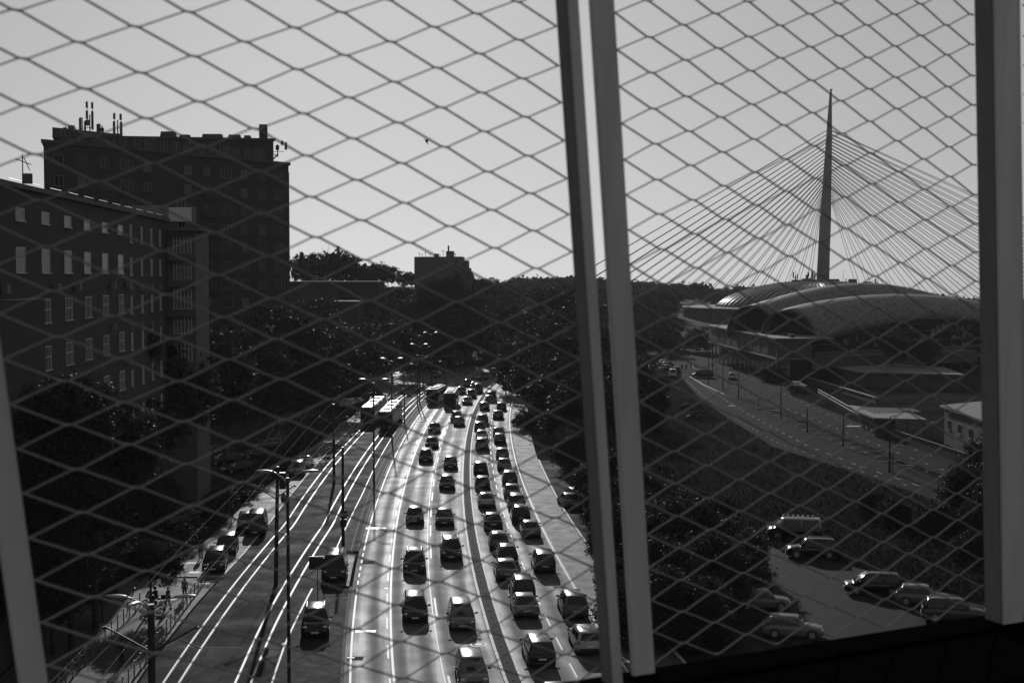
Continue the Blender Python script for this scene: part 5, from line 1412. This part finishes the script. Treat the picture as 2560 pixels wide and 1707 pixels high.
for k in range(150):
    Y = random.uniform(405, 640); X = random.uniform(-.155*Y-8, -.01*Y+4)
    if 418 < Y < 445 and -34 < X < -12: continue
    z0 = hgt(X, Y); r = random.uniform(4.5, 7.5); zc = z0+r*random.uniform(.9, 1.25)
    lim = 26+(690-np.interp(1280+FPX*X/Y, [720, 860, 960, 1040, 1160, 1300], [690, 690, 705, 712, 722, 730]))/FPX*Y
    if zc+r > lim: zc = lim-r
    if zc-z0 < 1: continue
    tree(X, Y, zc, r, 'far', 'dark tree in the wood on the left hillside', GM, z0=z0)
# far woods as one mass
def wood(name, label, pts, r0, r1, seed, dens=1):
    rng = np.random.default_rng(seed); Vs = []
    src = []
    for me in FAR:
        a = np.empty(len(me.vertices)*3, dtype=np.float32); me.vertices.foreach_get('co', a); src.append(a.reshape(-1, 4, 3))
    for (x, y, z) in pts:
        s = src[rng.integers(0, 4)]; s = s[rng.permutation(len(s))[:int(420*dens)]]
        r = rng.uniform(r0, r1); c = s.mean(axis=1, keepdims=True)
        q = c*r + (s-c)*r*1.7
        q[:, :, 2] *= .8
        Vs.append((q + np.array([x, y, z+r*.7])).reshape(-1, 3))
    V = np.concatenate(Vs); n = len(V)//4
    me = bpy.data.meshes.new(name); me.vertices.add(len(V)); me.vertices.foreach_set('co', V.astype(np.float32).ravel())
    me.loops.add(n*4); me.loops.foreach_set('vertex_index', np.arange(n*4, dtype=np.int32))
    me.polygons.add(n); me.polygons.foreach_set('loop_start', np.arange(0, n*4, 4, dtype=np.int32)); me.polygons.foreach_set('loop_total', np.full(n, 4, dtype=np.int32))
    me.update(calc_edges=True); me.materials.append(M['leaf_far']); o = link(name, me); tag(o, label, 'wood', None, 'stuff'); return o
pts = []
for k in range(560):
    Y = random.uniform(640, 1090); X = random.uniform(-.02*Y-20, .345*Y)
    if Y < 905 and X > 76: continue
    top = np.interp(1280+FPX*X/Y, [1180, 1260, 1300, 1420, 1560, 1600, 1700, 1760, 1800, 1850, 1950, 2250, 2300, 2350, 2450, 2700], [712, 716, 702, 701, 708, 712, 714, 718, 732, 726, 735, 738, 733, 748, 758, 765])
    r = random.uniform(5, 9); lim = 26+(690-top)/FPX*Y - r*1.25
    z = min(hgt(X, Y), lim)
    if Y > 900: z = lim-random.uniform(0, 1.5)
    pts.append((X, Y, z))
for px in range(1190, 2600, 9):
    Y = random.uniform(1060, 1100); X = (px-1280)/FPX*Y
    top = np.interp(px, [1180, 1260, 1300, 1420, 1560, 1600, 1700, 1760, 1800, 1850, 1950, 2250, 2300, 2350, 2450, 2700], [712, 716, 702, 701, 708, 712, 714, 718, 732, 726, 735, 738, 733, 748, 758, 765])
    r = random.uniform(6, 8); pts.append((X, Y, 26+(690-top)/FPX*Y-r*1.25+random.uniform(-1, .6)))
wood('far_wood', 'distant dark wooded ridge along the horizon behind the fairground', pts, 6, 9, 3)
pts = []
for k in range(150):
    Y = random.uniform(430, 700); X = random.uniform(.03*Y, .112*Y); pts.append((X, Y, hgt(X, Y)))
wood('valley_wood', 'dark scrubby wood between the road and the fairground road', pts, 4, 7, 4, .8)
# rough grass and weeds
rng = np.random.default_rng(8); Vg = []
for k in range(26000):
    px = rng.uniform(1500, 2560); py = rng.uniform(1000, 1500); p = G(px, py)
    # keep off the asphalt
    yl = np.interp(px, [1500,1700,1748,1825,1936,2130,2280,2452,2560], [850,945,993,1049,1118,1178,1229,1294,1330])+4
    yb = np.interp(px, [1870,1958,2130,2216,2430,2560], [1345,1379,1413,1439,1507,1540]) if px > 1870 else 1700
    if py < yl or py > yb: continue
    h = rng.uniform(.15, .55); a = rng.uniform(0, 3.14); w_ = rng.uniform(.05, .2)
    dx, dy = math.cos(a)*w_, math.sin(a)*w_
    Vg += [(p.x-dx, p.y-dy, 0), (p.x+dx, p.y+dy, 0), (p.x+dx*.6+rng.uniform(-.1,.1), p.y+dy*.6, h), (p.x-dx*.6, p.y-dy*.6+rng.uniform(-.1,.1), h*.9)]
w = MB(); w.v = Vg; w.f = [(i, i+1, i+2, i+3) for i in range(0, len(Vg), 4)]
tag(w.build('grass_tufts', M['grass']), 'rough dark grass covering the bank below the fairground road', 'grass', None, 'stuff')

# ------------------------------------------------------------------ lamp posts and catenary poles
def lum(side, reach, z, name='luminaire'):
    w = MB(); n = 8; rings = []
    for k in range(n+1):
        t_ = k/n; r = .17*math.sin(math.pi*min(.97, .12+t_*.86))**.7
        x = side*(reach-.1+t_*1.15); zz = z+.06*t_
        rings.append([(x, r*1.2*math.cos(a), zz+r*.55*math.sin(a)) for a in [2*math.pi*q/8 for q in range(8)]])
    w.rings(rings if side < 0 else rings[::-1]); return w
def lamp_post(name, label, x, y, H, r=.12, arms=(-1, 1), reach=1.2, rz=0, group='street lamps', forward=False):
    t_ = thing(name, label, 'street lamp', (x, y, 0), rz, group)
    w = MB(); w.tube([(0,0,0),(0,0,1.2),(0,0,1.25),(0,0,H-.4)], [r*1.25,r*1.2,r,r*.85], 10); w.build('pole', M['darkmetal'], t_)
    for s_ in arms:
        w = MB(); w.tube([(0,0,H-.75),(s_*reach*.35,0,H-.4),(s_*reach*.8,0,H-.1),(s_*(reach+.1),0,H-.04)], [.07,.055,.05,.045], 6); a_ = w.build('arm', M['lamp'], t_)
        lum(s_, reach, H-.03).build('luminaire', M['lamp'], a_, smooth=True)
    if forward:
        w = MB(); w.tube([(0,0,H-.75),(0,-reach*.5,H-.35),(0,-reach,H-.08)], .05, 6); a_ = w.build('arm', M['lamp'], t_, rz=0)
        o = lum(1, reach, H-.03).build('luminaire', M['lamp'], a_, smooth=True, rz=-math.pi/2-.25)
    return t_
def v_arms(t_, z, w_, rise, drop=True):
    for s_ in (-1, 1):
        w = MB(); w.tube([(0,0,z),(s_*w_,-.05,z+rise)], .05, 6); w.tube([(s_*w_,-.05,z+rise),(s_*w_,-.05,z+rise-.15)], .09, 6)
        w.tube([(s_*w_*.55,-.02,z+rise*.55),(s_*w_*1.1,-.3,z+.25)], .03, 5); w.build('catenary_arm', M['darkmetal'], t_)
lpA = lamp_post('catenary_lamp_post', 'nearest tram pole with three lamp heads at the bottom left', (369-1280)/FPX*69.7, 69.7, 10.2, .2, reach=1.25, group='poles between the tram tracks and pavement', forward=True)
v_arms(lpA, 7.4, 2.3, 1.3)
p = G(690, 1460); pB = thing('catenary_pole', 'thick tram pole with a signal box and V-shaped arms between the tracks', 'pole', (p.x, p.y, 0), 0, 'poles along the tram tracks')
w = MB(); w.tube([(0,0,0),(.1,0,5),(.22,0,10)], [.19,.165,.13], 10); w.build('pole', M['darkmetal'], pB); v_arms(pB, 7.3, 1.7, 1.15)
w = MB(); w.box((.62,0,8.8),(.5,.4,1.4)); w.tube([(.2,0,9.6),(.9,0,9.6),(.95,0,8.2)], .04, 5); w.ell((.7,0,7.3),(.25,.25,.45),8,6); w.build('transformer_box', M['darkmetal'], pB)
lamp_post('street_lamp', 'tall double-armed lamp post rising from the bottom edge beside the tracks', (716-1280)/FPX*85, 85, 14.3, .11, reach=.9)
p = G(835, 1208); pC = thing('catenary_pole', 'tram pole standing between the tracks beyond the thick one', 'pole', (p.x, p.y, 0), 0, 'poles along the tram tracks')
w = MB(); w.tube([(0,0,0),(0,0,10)], [.2,.14], 10); w.build('pole', M['darkmetal'], pC); v_arms(pC, 7.3, 1.7, 1.15)
p = G(858, 1365); pD = thing('traffic_sign_pole', 'tall pole with a round disc and square sign standing on the upper island', 'pole', (p.x, p.y, 0), 0, 'poles along the tram tracks')
w = MB(); w.tube([(0,0,0),(0,0,9.6)], [.17,.12], 10); w.build('pole', M['darkmetal'], pD)
w = MB(); w.disc((.1,-.2,3.15), .42, 'y', 20, .05); w.build('round_sign', M['darkmetal'], pD); w = MB(); w.box((.05,-.2,2.3),(.62,.05,.7)); w.build('square_sign', M['darkmetal'], pD)
for px, py, H, lab in ((935,1212,13.2,'double-armed lamp post on the island casting a long shadow over the bus lane'),(980,1106,13.2,'double-armed lamp post just left of the trams'),(1049,1010,12.2,'double-armed lamp post behind the trams'),(1078,955,12.2,'double-armed lamp post near the far side road'),(1171,925,11,'double-armed lamp post at the far bend')):
    p = G(px, py); lamp_post('street_lamp', lab, p.x, p.y, H, .12, reach=.9)
for px, py, H, lab in ((1011,1058,9,'plain tram pole beside the kerb in front of the trams'),(1044,1017,8.6,'tram pole with one small lamp beside the kerb'),(1079,966,7,'thin pole on the far side road'),(1058,968,7.5,'thin dark pole among the others left of the second bus'),(1113,960,5.5,'thin pole behind the second bus'),(1150,940,6.5,'thin pole at the tip of the far island'),(1030,960,6,'leftmost thin pole of the far side road'),(1135,948,6,'thin pole between the far island and the side road'),(1264,990,9,'lamp pole at the tree edge of the far bend')):
    p = G(px, py); t_ = thing('slim_pole', lab, 'pole', (p.x, p.y, 0), 0, 'slim poles'); w = MB(); w.tube([(0,0,0),(0,0,H)], [.13,.08], 8); w.build('pole', M['darkmetal'], t_)
    w = MB(); w.tube([(0,0,H-.3),(-.6,-.1,H-.1),(-1.1,-.1,H)], .04, 5); w.box((-1.2,-.1,H),(.6,.2,.1)); w.build('lamp_arm', M['lamp'], t_)
GFp = 'lamp poles on the fairground road'
for k, (px, py, top) in enumerate(((1771,961,877),(1806.8,977,903),(1846,997.5,907),(1952,1047,959),(2018,1081,1015),(2108,1117.8,1036),(2224,1180,1040),(2232,1180,1130))):
    p = G(px, py); s_ = (py-690)/CAM_H; H = (py-top)/s_
    lab = ['first and farthest','second','third','fourth','fifth, shortest','sixth','seventh, thickest','thin twin beside the thickest'][k]+' lamp pole along the fairground road'
    t_ = thing('lamp_pole', lab, 'pole', (p.x, p.y, 0), 0, GFp); w = MB(); w.tube([(0,0,0),(0,0,H)], [.13 if k < 6 else .2,.07], 8) if k != 7 else w.tube([(0,0,0),(0,0,H)], .06, 6); w.build('pole', M['darkmetal'], t_)
    if k != 7: w = MB(); w.tube([(0,0,H-.1),(.5,0,H+.1)], .05, 5); w.box((.6,0,H+.12),(.5,.22,.1)); w.build('lamp_head', M['lamp'], t_)
p = G(1896, 1021); bl = thing('bollard', 'short dark bollard with a round foot on the fairground road', 'bollard', (p.x,p.y,0)); w = MB(); w.tube([(0,0,0),(0,0,1.9)], .1, 8); w.build('post', M['darkmetal'], bl); w = MB(); w.disc((0,0,.08), .6, n=14, h=.16); w.build('foot', M['concrete_dark'], bl)
# road sign board on two legs
p = G(802, 1503); sgn = thing('road_sign', 'rectangular dark road sign on two thin legs on the lower island', 'sign', (p.x, p.y, .12), .0)
w = MB(); w.box((-.35,0,3.0),(1.15,.06,1.05)); w.build('sign_board', M['darkmetal'], sgn)
for x_ in (-.25, .25):
    w = MB(); w.tube([(x_,.06,0),(x_,.06,3.4)], .04, 6); w.build('leg', M['darkmetal'], sgn)
# overhead wires
def wire(label, pts, z, r=.018, sagn=0):
    P = [G(px, py, z) for px, py in pts]; t_ = None; w = MB(); w.tube(P, r, 4)
    o = w.build('overhead_wire', M['wire']); tag(o, label, 'wire', 'overhead tram wires'); return o
wire('bright overhead wire running over the left pavement edge to the thick pole', [(262,1720),(345,1622),(432,1522),(560,1382),(660,1268),(711,1205)], 6.4, .02)
wire('overhead wire crossing above the brick paving at the far left', [(165,1720),(260,1625),(432,1456),(560,1320),(680,1174),(760,1080),(850,985)], 6.2, .014)
wire('leftmost faint overhead wire above the left pavement', [(110,1720),(230,1600),(330,1500),(480,1340),(640,1180),(790,1010)], 6.6, .012)
wire('overhead wire continuing from the thick pole toward the trams', [(740,1178),(765,1158),(795,1125),(819,1100),(850,1060),(875,1048),(895,1027)], 7.0, .02)
for nm, f, z in (('contact wire above the left tram track', TA, 5.9), ('contact wire above the right tram track', TB, 5.9)):
    w = MB(); w.tube([(f(Y), Y, z-.08*math.sin(math.pi*((Y-60) % 40)/40)) for Y in range(64, 340, 8)], .012, 4); o = w.build('overhead_wire', M['wire']); tag(o, nm, 'wire', 'overhead tram wires')

# ------------------------------------------------------------------ pedestrian guard rails and bollards
def guard(f, y0, y1, name, label, two=True):
    t_ = thing(name, label, 'fence', (f(y0), y0, 0)); n = int((y1-y0)/1.75); x0 = f(y0)
    pmb = MB(); pmb.tube([(0,0,0),(0,0,1.08)], .05, 7); pmb.disc((0,0,1.1), .055, n=8, h=.05); pme = pmb.mesh('post', M['metal'])
    for k in range(n+1):
        Y = y0+(y1-y0)*k/n; link('post', pme, t_, (f(Y)-x0, Y-y0, 0))
        if k < n:
            Y2 = y0+(y1-y0)*(k+1)/n; w = MB()
            a_, b_ = Vector((f(Y)-x0, Y-y0, 0)), Vector((f(Y2)-x0, Y2-y0, 0))
            if two:
                for z_ in (1.0, .35): w.tube([a_+Vector((0,0,z_)), b_+Vector((0,0,z_))], .025, 5)
                w.tube([a_+Vector((0,0,1.0)), b_+Vector((0,0,.35))], .015, 4)
            else:
                w.tube([a_+Vector((0,0,.95)), a_.lerp(b_, .5)+Vector((0,0,.75)), b_+Vector((0,0,.95))], .022, 5)
            w.build('rail', M['metal'], t_)
    return t_
guard(fa, 84, 122, 'guard_rail', 'double-railed pedestrian guard rail beside the tram track')
guard(fb, 84, 111, 'chain_fence', 'row of posts linked by a sagging chain on the left pavement', False)
p = G(438, 1440); bl = thing('bollard', 'single bollard at the kerb end near the parked black SUV', 'bollard', (p.x,p.y,0)); w = MB(); w.tube([(0,0,0),(0,0,1.3)], .06, 8); w.build('post', M['darkmetal'], bl); w = MB(); w.disc((0,0,1.33), .08, n=8, h=.06); w.build('cap', M['metal'], bl)
p = G(305, 1580-32); 
g1 = G(322, 1512); cone = thing('parasol_base', 'slender post with a cone foot on the left pavement', 'post', (g1.x, g1.y, 0)); w = MB(); w.tube([(0,0,0),(.5,0,1.4)], .04, 6); w.build('stem', M['darkmetal'], cone); w = MB(); w.tube([(0,0,0),(0,0,.3)], [.3,.06], 8); w.build('foot', M['darkmetal'], cone)

# ------------------------------------------------------------------ people
def skin_mesh(name, verts, edges, radii, material, sub=1):
    me = bpy.data.meshes.new(name); me.from_pydata(verts, edges, []); me.update()
    o = bpy.data.objects.new(name, me); col.objects.link(o)
    md = o.modifiers.new('s', 'SKIN'); md.use_smooth_shade = True
    for i, r in enumerate(radii):
        sv = me.skin_vertices[0].data[i]; sv.radius = (r, r) if not isinstance(r, tuple) else r; sv.use_root = (i == 0)
    ms = o.modifiers.new('u', 'SUBSURF'); ms.levels = sub; ms.render_levels = sub
    dg = bpy.context.evaluated_depsgraph_get(); ev = o.evaluated_get(dg)
    out = bpy.data.meshes.new_from_object(ev); out.materials.clear(); out.materials.append(material); out.name = name
    bpy.data.objects.remove(o); bpy.data.meshes.remove(me); return out
def person_parts(stride=.3, arm=.25, female=False, seated=False, top='cloth_dark', legs='cloth_black'):
    h = 1.0
    sw = .17 if female else .20
    if not seated:
        hipL, hipR = (-.09,0,.92), (.09,0,.92)
        knL, knR = (-.10, stride*.45+.04,.50), (.10,-stride*.3+.05,.50)
        anL, anR = (-.10, stride*.75,.09), (.10,-stride*.8,.12)
        pel, ch = (0,0,.96), (0,.01,1.32)
    else:
        pel, ch = (0,0,.90), (0,.12,1.26)
        hipL, hipR = (-.10,.03,.88), (.10,.03,.88)
        knL, knR = (-.24,.42,.74), (.24,.42,.74); anL, anR = (-.26,.28,.32), (.26,.28,.32)
    nk = (ch[0], ch[1]+.01, ch[2]+.20); hd_ = (ch[0], ch[1]+.03, ch[2]+.33); ht = (ch[0], ch[1]+.02, ch[2]+.40)
    shL, shR = (-sw, ch[1], ch[2]+.10), (sw, ch[1], ch[2]+.10)
    if seated: elL, elR, waL, waR = (-.30,.34,1.12), (.30,.34,1.12), (-.30,.58,1.10), (.30,.58,1.10)
    else: elL, elR, waL, waR = (-sw-.05,-arm*.4,1.13), (sw+.05,arm*.4,1.13), (-sw-.06,-arm*.4+.10,.88), (sw+.06,arm*.4+.14,.90)
    ftL, ftR = (anL[0], anL[1]+.16, anL[2]-.05), (anR[0], anR[1]+.16, anR[2]-.05)
    v = [pel, ch, nk, hd_, ht, shL, elL, waL, shR, elR, waR, hipL, knL, anL, ftL, hipR, knR, anR, ftR]
    e = [(0,1),(1,2),(2,3),(3,4),(1,5),(5,6),(6,7),(1,8),(8,9),(9,10),(0,11),(11,12),(12,13),(13,14),(0,15),(15,16),(16,17),(17,18)]
    r = [.12,.13,.052,.088,.06,.062,.042,.03,.062,.042,.03,.085,.058,.038,.035,.085,.058,.038,.035]
    body = skin_mesh('body', v, e, r, M['skin'])
    # fingers and face joined into the same mesh
    bm = bmesh.new(); bm.from_mesh(body)
    mb = MB()
    for wpt, s_ in ((waL,-1),(waR,1)):
        wv = Vector(wpt); dn = Vector((0,.25,-1)).normalized() if not seated else Vector((0,1,-.2)).normalized()
        mb.ell(tuple(wv+dn*.055), (.022,.038,.05), 8, 5)
        for q, (o_, l_) in enumerate(((-.028,.065),(-.010,.078),(.010,.073),(.027,.058))):
            b_ = wv+dn*.095+Vector((0,o_,0)) if not seated else wv+dn*.095+Vector((o_,0,0)); mb.tube([b_, b_+dn*l_*.55, b_+dn*l_*.9+Vector((-s_*.018,0,-.01))], [.010,.009,.007], 5)
        b_ = wv+dn*.04+Vector((0,.035,0)); mb.tube([b_, b_+Vector((-s_*.01,.03,-.03)), b_+Vector((-s_*.015,.035,-.06))], [.011,.01,.008], 5)
    fy_ = hd_[1]; mb.ell((0,fy_+.098,hd_[2]-.0),(.013,.018,.02),6,4)
    for s_ in (-1,1): mb.ell((s_*.088,fy_-.0,hd_[2]),(.012,.022,.03),6,4); mb.ell((s_*.032,fy_+.083,hd_[2]+.02),(.014,.008,.008),6,4)
    mb.ell((0,fy_+.084,hd_[2]-.045),(.024,.008,.006),6,4)
    me2 = mb.mesh('x'); bm.from_mesh(me2); bm.to_mesh(body); bm.free()
    topm = skin_mesh('jacket', [pel, ch, (ch[0],ch[1],ch[2]+.13), shL, elL, tuple(Vector(elL).lerp(Vector(waL),.85)), shR, elR, tuple(Vector(elR).lerp(Vector(waR),.85)), (0,0,pel[2]-.06)],
        [(1,0),(1,2),(1,3),(3,4),(4,5),(1,6),(6,7),(7,8),(0,9)], [.15,.165,.085,.082,.06,.048,.082,.06,.048,.155], M[top])
    legm = skin_mesh('trousers', [pel, hipL, knL, tuple(Vector(knL).lerp(Vector(anL),.92)), hipR, knR, tuple(Vector(knR).lerp(Vector(anR),.92))],
        [(0,1),(1,2),(2,3),(0,4),(4,5),(5,6)], [.14,.105,.075,.058,.105,.075,.058], M[legs])
    mb = MB()
    if seated: mb.ell((hd_[0],hd_[1]-.01,hd_[2]+.03),(.135,.15,.145),12,9)
    else:
        mb.ell((hd_[0],hd_[1]-.022,hd_[2]+.035),(.098,.105,.10),10,8)
        if female: mb.ell((hd_[0],hd_[1]-.075,hd_[2]-.13),(.10,.06,.20),10,8)
    hair = mb.mesh('helmet' if seated else 'hair', M['darkmetal'] if seated else M['hair'], True)
    mb = MB()
    for a_ in (anL, anR): mb.ell((a_[0],a_[1]+.07,a_[2]-.055),(.05,.14,.05),8,6)
    shoe = mb.mesh('shoes', M['cloth_black'], True)
    return [('body', body), ('jacket', topm), ('trousers', legm), (hair.name.split('.')[0], hair), ('shoes', shoe)]
PP = {'woman': person_parts(.15,.1,True,False,'cloth_grey','cloth_black'), 'man': person_parts(.25,.25,False,False,'cloth_black','cloth_black'),
      'walker': person_parts(.5,.45,False,False,'cloth_dark','cloth_black'), 'rider': person_parts(seated=True, top='cloth_black')}
def person(kind, px, py, rz, label, group='pedestrians', s=1.0, z=0):
    p = G(px, py); t_ = thing('person', label, 'person', (p.x, p.y, z), rz, group); t_.scale = (s,s,s)
    for nm, me in PP[kind]: link(nm, me, t_)
    return t_
person('woman', 462, 1498, 0.2, 'long haired woman in grey top and black trousers walking on the left pavement')
person('man', 304, 1664, .1, 'man in a dark jacket seen from behind near the bottom left tree shadow')
person('man', 421, 1522, 1.3, 'person in a dark cap standing at the front of the parked motorcycle')
person('walker', 583, 1302, 2.6, 'person striding along the hedge behind the grey hatchback')
person('woman', 503, 1397, .5, 'person in a wide dark coat beside the parked black SUV')
person('man', 1704.8, 925, 0, 'left of the three people walking on the fairground road', 'three people on the fairground road')
person('man', 1715.8, 926, .2, 'middle of the three people walking on the fairground road', 'three people on the fairground road')
person('walker', 1728.3, 923, .1, 'right one of the three people on the fairground road', 'three people on the fairground road')
person('man', 1782, 922, .4, 'person waiting under the stilted hall beside the dark doorway', 'people under the stilted hall')
person('man', 1861, 935, .4, 'person standing in the shade near the big window of the stilted hall', 'people under the stilted hall')
# motorcycle
p = G(385, 1520); mc = thing('motorcycle', 'dark touring motorcycle parked on the left pavement', 'motorcycle', (p.x, p.y, 0), 1.25)
wm = MB(); n = 20
wm.rings([[ (.07*math.cos(b)*1.0, (.29+.05*math.sin(b))*math.cos(a), .32+(.29+.05*math.sin(b))*math.sin(a)) for b in [2*math.pi*q/6 for q in range(6)]] for a in [2*math.pi*k/n for k in range(n+1)]], cap=False)
wme = wm.mesh('wheel', M['tyre'], True)
sp = MB()
for k in range(6): a = math.pi*k/6; sp.tube([(0,-.27*math.cos(a),.32-.27*math.sin(a)),(0,.27*math.cos(a),.32+.27*math.sin(a))], .012, 4)
spm = sp.mesh('spokes', M['rim'])
for yy in (-.75,.75): o = link('wheel', wme, mc, (0,yy,0)); link('spokes', spm, o)
w = MB(); w.ell((0,.22,.85),(.18,.34,.17),10,8); w.build('fuel_tank', M['car_dark'], mc, smooth=True)
w = MB(); w.ell((0,.0,.48),(.2,.32,.22),10,8); w.tube([(-.2,.1,.35),(-.22,-.5,.32),(-.22,-.95,.42)], .05, 7); w.build('engine', M['darkmetal'], mc, smooth=True)
w = MB(); w.ell((0,-.35,.83),(.17,.42,.09),10,6); w.build('seat', M['blacktrim'], mc, smooth=True)
w = MB(); w.box((0,-.92,.98),(.42,.36,.32),taper=.9); w.build('top_box', M['car_dark'], mc)
w = MB()
for s_ in (-1,1): w.tube([(s_*.09,.75,.32),(s_*.1,.55,1.0)], .03, 6)
w.build('fork', M['metal'], mc)
w = MB(); w.tube([(-.38,.38,1.08),(-.15,.52,1.06),(.15,.52,1.06),(.38,.38,1.08)], .02, 6); w.build('handlebar', M['darkmetal'], mc)
w = MB(); w.quad((-.2,.6,1.0),(.2,.6,1.0),(.16,.45,1.38),(-.16,.45,1.38)); w.quad((.2,.605,1.0),(-.2,.605,1.0),(-.16,.455,1.38),(.16,.455,1.38)); w.build('windshield', M['carglass'], mc)
w = MB(); w.ell((0,.66,.92),(.12,.1,.12),8,6); w.build('headlight', M['lens'], mc, smooth=True)
rd = thing('person', 'rider in dark clothes and helmet sitting on the parked motorcycle', 'person', (p.x+.25*math.sin(1.25), p.y-.25*math.cos(1.25), 0.02), 1.25)
for nm, me in PP['rider']: link(nm, me, rd)

# ------------------------------------------------------------------ birds
def bird(px, py, D, s, label, roll):
    p = A(px, py, D); b = thing('bird', label, 'bird', tuple(p), 0, 'birds'); b.rotation_euler = (1.05, roll, 2.2)
    w = MB(); w.ell((0,0,0),(.05,.16,.05),8,8); w.ell((0,.17,.02),(.035,.05,.035),8,6); w.tube([(0,.2,.02),(0,.26,.01)], [.012,.002], 5); w.box((0,-.2,0),(.07,.14,.012)); w.build('body', M['bird'], b, smooth=True)
    for s_, up in ((-1,-.10),(1,.22)):
        w = MB(); pts = [((s_*.04,.08,.02),(s_*.04,-.08,.02)),((s_*.20,.10,.02+up*.5),(s_*.18,-.07,.02+up*.45)),((s_*.38,.02,.02+up),(s_*.33,-.08,.02+up*.9))]
        for (a_, b_), (c_, d_) in zip(pts[:-1], pts[1:]): w.quad(a_, c_, d_, b_); w.quad(*[(x_, y_, z_-.012) for x_, y_, z_ in (b_, d_, c_, a_)])
        w.build('wing', M['bird'], b)
    b.scale = (s,s,s)
bird(1066, 354, 82, .8, 'dark bird flying in the open sky left of the main post', .35)
bird(943, 497, 260, .6, 'tiny far bird below and left of the flying bird', 0)

# ------------------------------------------------------------------ wire mesh screen in front of the viewer
hx = Vector((1.4683, 1.0, -.0123)); hx.normalize()           # camera frame: right, forward, up
vx = Vector((.4276, 1.0, -5.611)); vx.normalize()
def c2w(v): return Vector((v.x, v.y*CP + v.z*SP, -v.y*SP + v.z*CP))
HW, VW = c2w(hx), c2w(vx); NW = HW.cross(VW); NW.normalize()
if NW.y < 0: NW = -NW
P0 = Vector((0,0,CAM_H)) + c2w(Vector(((214.3-1280)/FPX*1.9, 1.9, (853.5-223.8)/FPX*1.9)))
def S(s_, t_, n_=0.0): return P0 + HW*s_ + VW*t_ + NW*n_
def bar(s0, s1, t0, t1, n0, n1, name, material, parent, org):
    w = MB(); c = [S(a, b, n)-org for n in (n0, n1) for b in (t0, t1) for a in (s0, s1)]
    w.v = [tuple(x) for x in c]; w.f = [(0,1,3,2),(4,6,7,5),(0,4,5,1),(2,3,7,6),(0,2,6,4),(1,5,7,3)]
    bm = bmesh.new(); me = w.mesh(name); bm.from_mesh(me); bmesh.ops.bevel(bm, geom=bm.edges[:], offset=.0018, segments=2, affect='EDGES'); bmesh.ops.recalc_face_normals(bm, faces=bm.faces[:]); bm.to_mesh(me); bm.free()
    me.materials.append(material); return link(name, me, parent)
def panel(label, s0, s1, so, to, cw, ch, posts, group='wire mesh panels of the screen'):
    org = S((s0+s1)/2, .9)
    th = thing('wire_mesh_panel', label, 'wire mesh', tuple(org), 0, group)
    for (a, b, n0, n1, nm) in posts: bar(a, b, -.75, .99, n0, n1, nm.replace('left_', '').replace('right_', ''), M['gasket' if 'gasket' in nm else 'post'], th, org)  # 'gasket' bars are painted shade on the post sides, not a real gasket
    hc, vc = cw/2, ch/2; t0, t1 = -.7, .955
    rnd = random.Random(int(so*1000))
    jit = {}
    def node(i, j):     # i along s in half cells, j along t in half cells (i+j even)
        if (i, j) not in jit: jit[(i, j)] = (rnd.uniform(-.0016, .0016), rnd.uniform(-.0012, .0012))
        a = jit[(i, j)]; return so+i*hc+a[0], to+j*vc+a[1]
    imin, imax = math.ceil((s0-so)/hc - .35), math.floor((s1-so)/hc + .35)
    jmin, jmax = math.ceil((t0-to)/vc), math.floor((t1-to)/vc)
    for dirn, rr in ((1, .0017), (-1, .0013)):
        for c in range(jmin-(imax if dirn > 0 else -imin)-2, jmax+(imax-imin)+4):
            pts = []
            for i in range(imin, imax+1):
                j = c + dirn*i
                if (i+j) % 2: continue
                if j < jmin or j > jmax: continue
                s_, t_ = node(i, j)
                e = .0065; k_ = .0011
                tt = dirn
                aa = (max(s0, min(s1, s_-e)), t_-k_*tt*0.6); bb = (max(s0, min(s1, s_+e)), t_+k_*tt*0.6)
                nz = .0009*dirn
                pts += [S(aa[0], aa[1], nz-.0)-org, S(bb[0], bb[1], nz)-org]
            if len(pts) >= 4 and (c % 2 == 0):
                w = MB(); q = [pts[0]]
                for p_ in pts[1:]:
                    if (p_-q[-1]).length > 1e-4: q.append(p_)
                w.tube(q, rr, 6); w.build('wire', M['mesh'], th, smooth=True)
    return th
panel('largest wire mesh panel, filling the left half of the picture', -.158, .793, 0.0, 0.0, .1595, .0613,
      [(-.196,-.158,-.006,.004,'left_post'),(.793,.816,-.036,-.032,'right_post'), (.7935,.8155,-.0318,.0,'right_post_gasket')])  # right_post_gasket: darker strip standing for shade on the post side
panel('middle wire mesh panel between the double post and the right post', .914, 1.853, 1.0685, -.1014, .1555, .0607,
      [(.8645,.914,-.006,.004,'left_post'),(1.853,1.925,-.050,-.045,'right_post'), (1.8535,1.9245,-.0448,.0,'right_post_gasket')])  # right_post_gasket: darker strip standing for shade on the post side
panel('narrow strip of wire mesh cut off by the right edge of the picture', 1.995, 2.6, 2.02, -.08, .1555, .0607,
      [(1.93,1.995,-.008,.004,'left_post')])
org = S(1.0, 1.1)
sl = thing('window_sill', 'black sill slanting up across the bottom right corner', 'sill', tuple(org))
bar(-.6, 3.2, .952, 1.6, -.30, .03, 'ledge', M['sill'], sl, org)
bar(-.6, 3.2, .946, .9515, -.06, .02, 'edge_strip', M['sill'], sl, org)
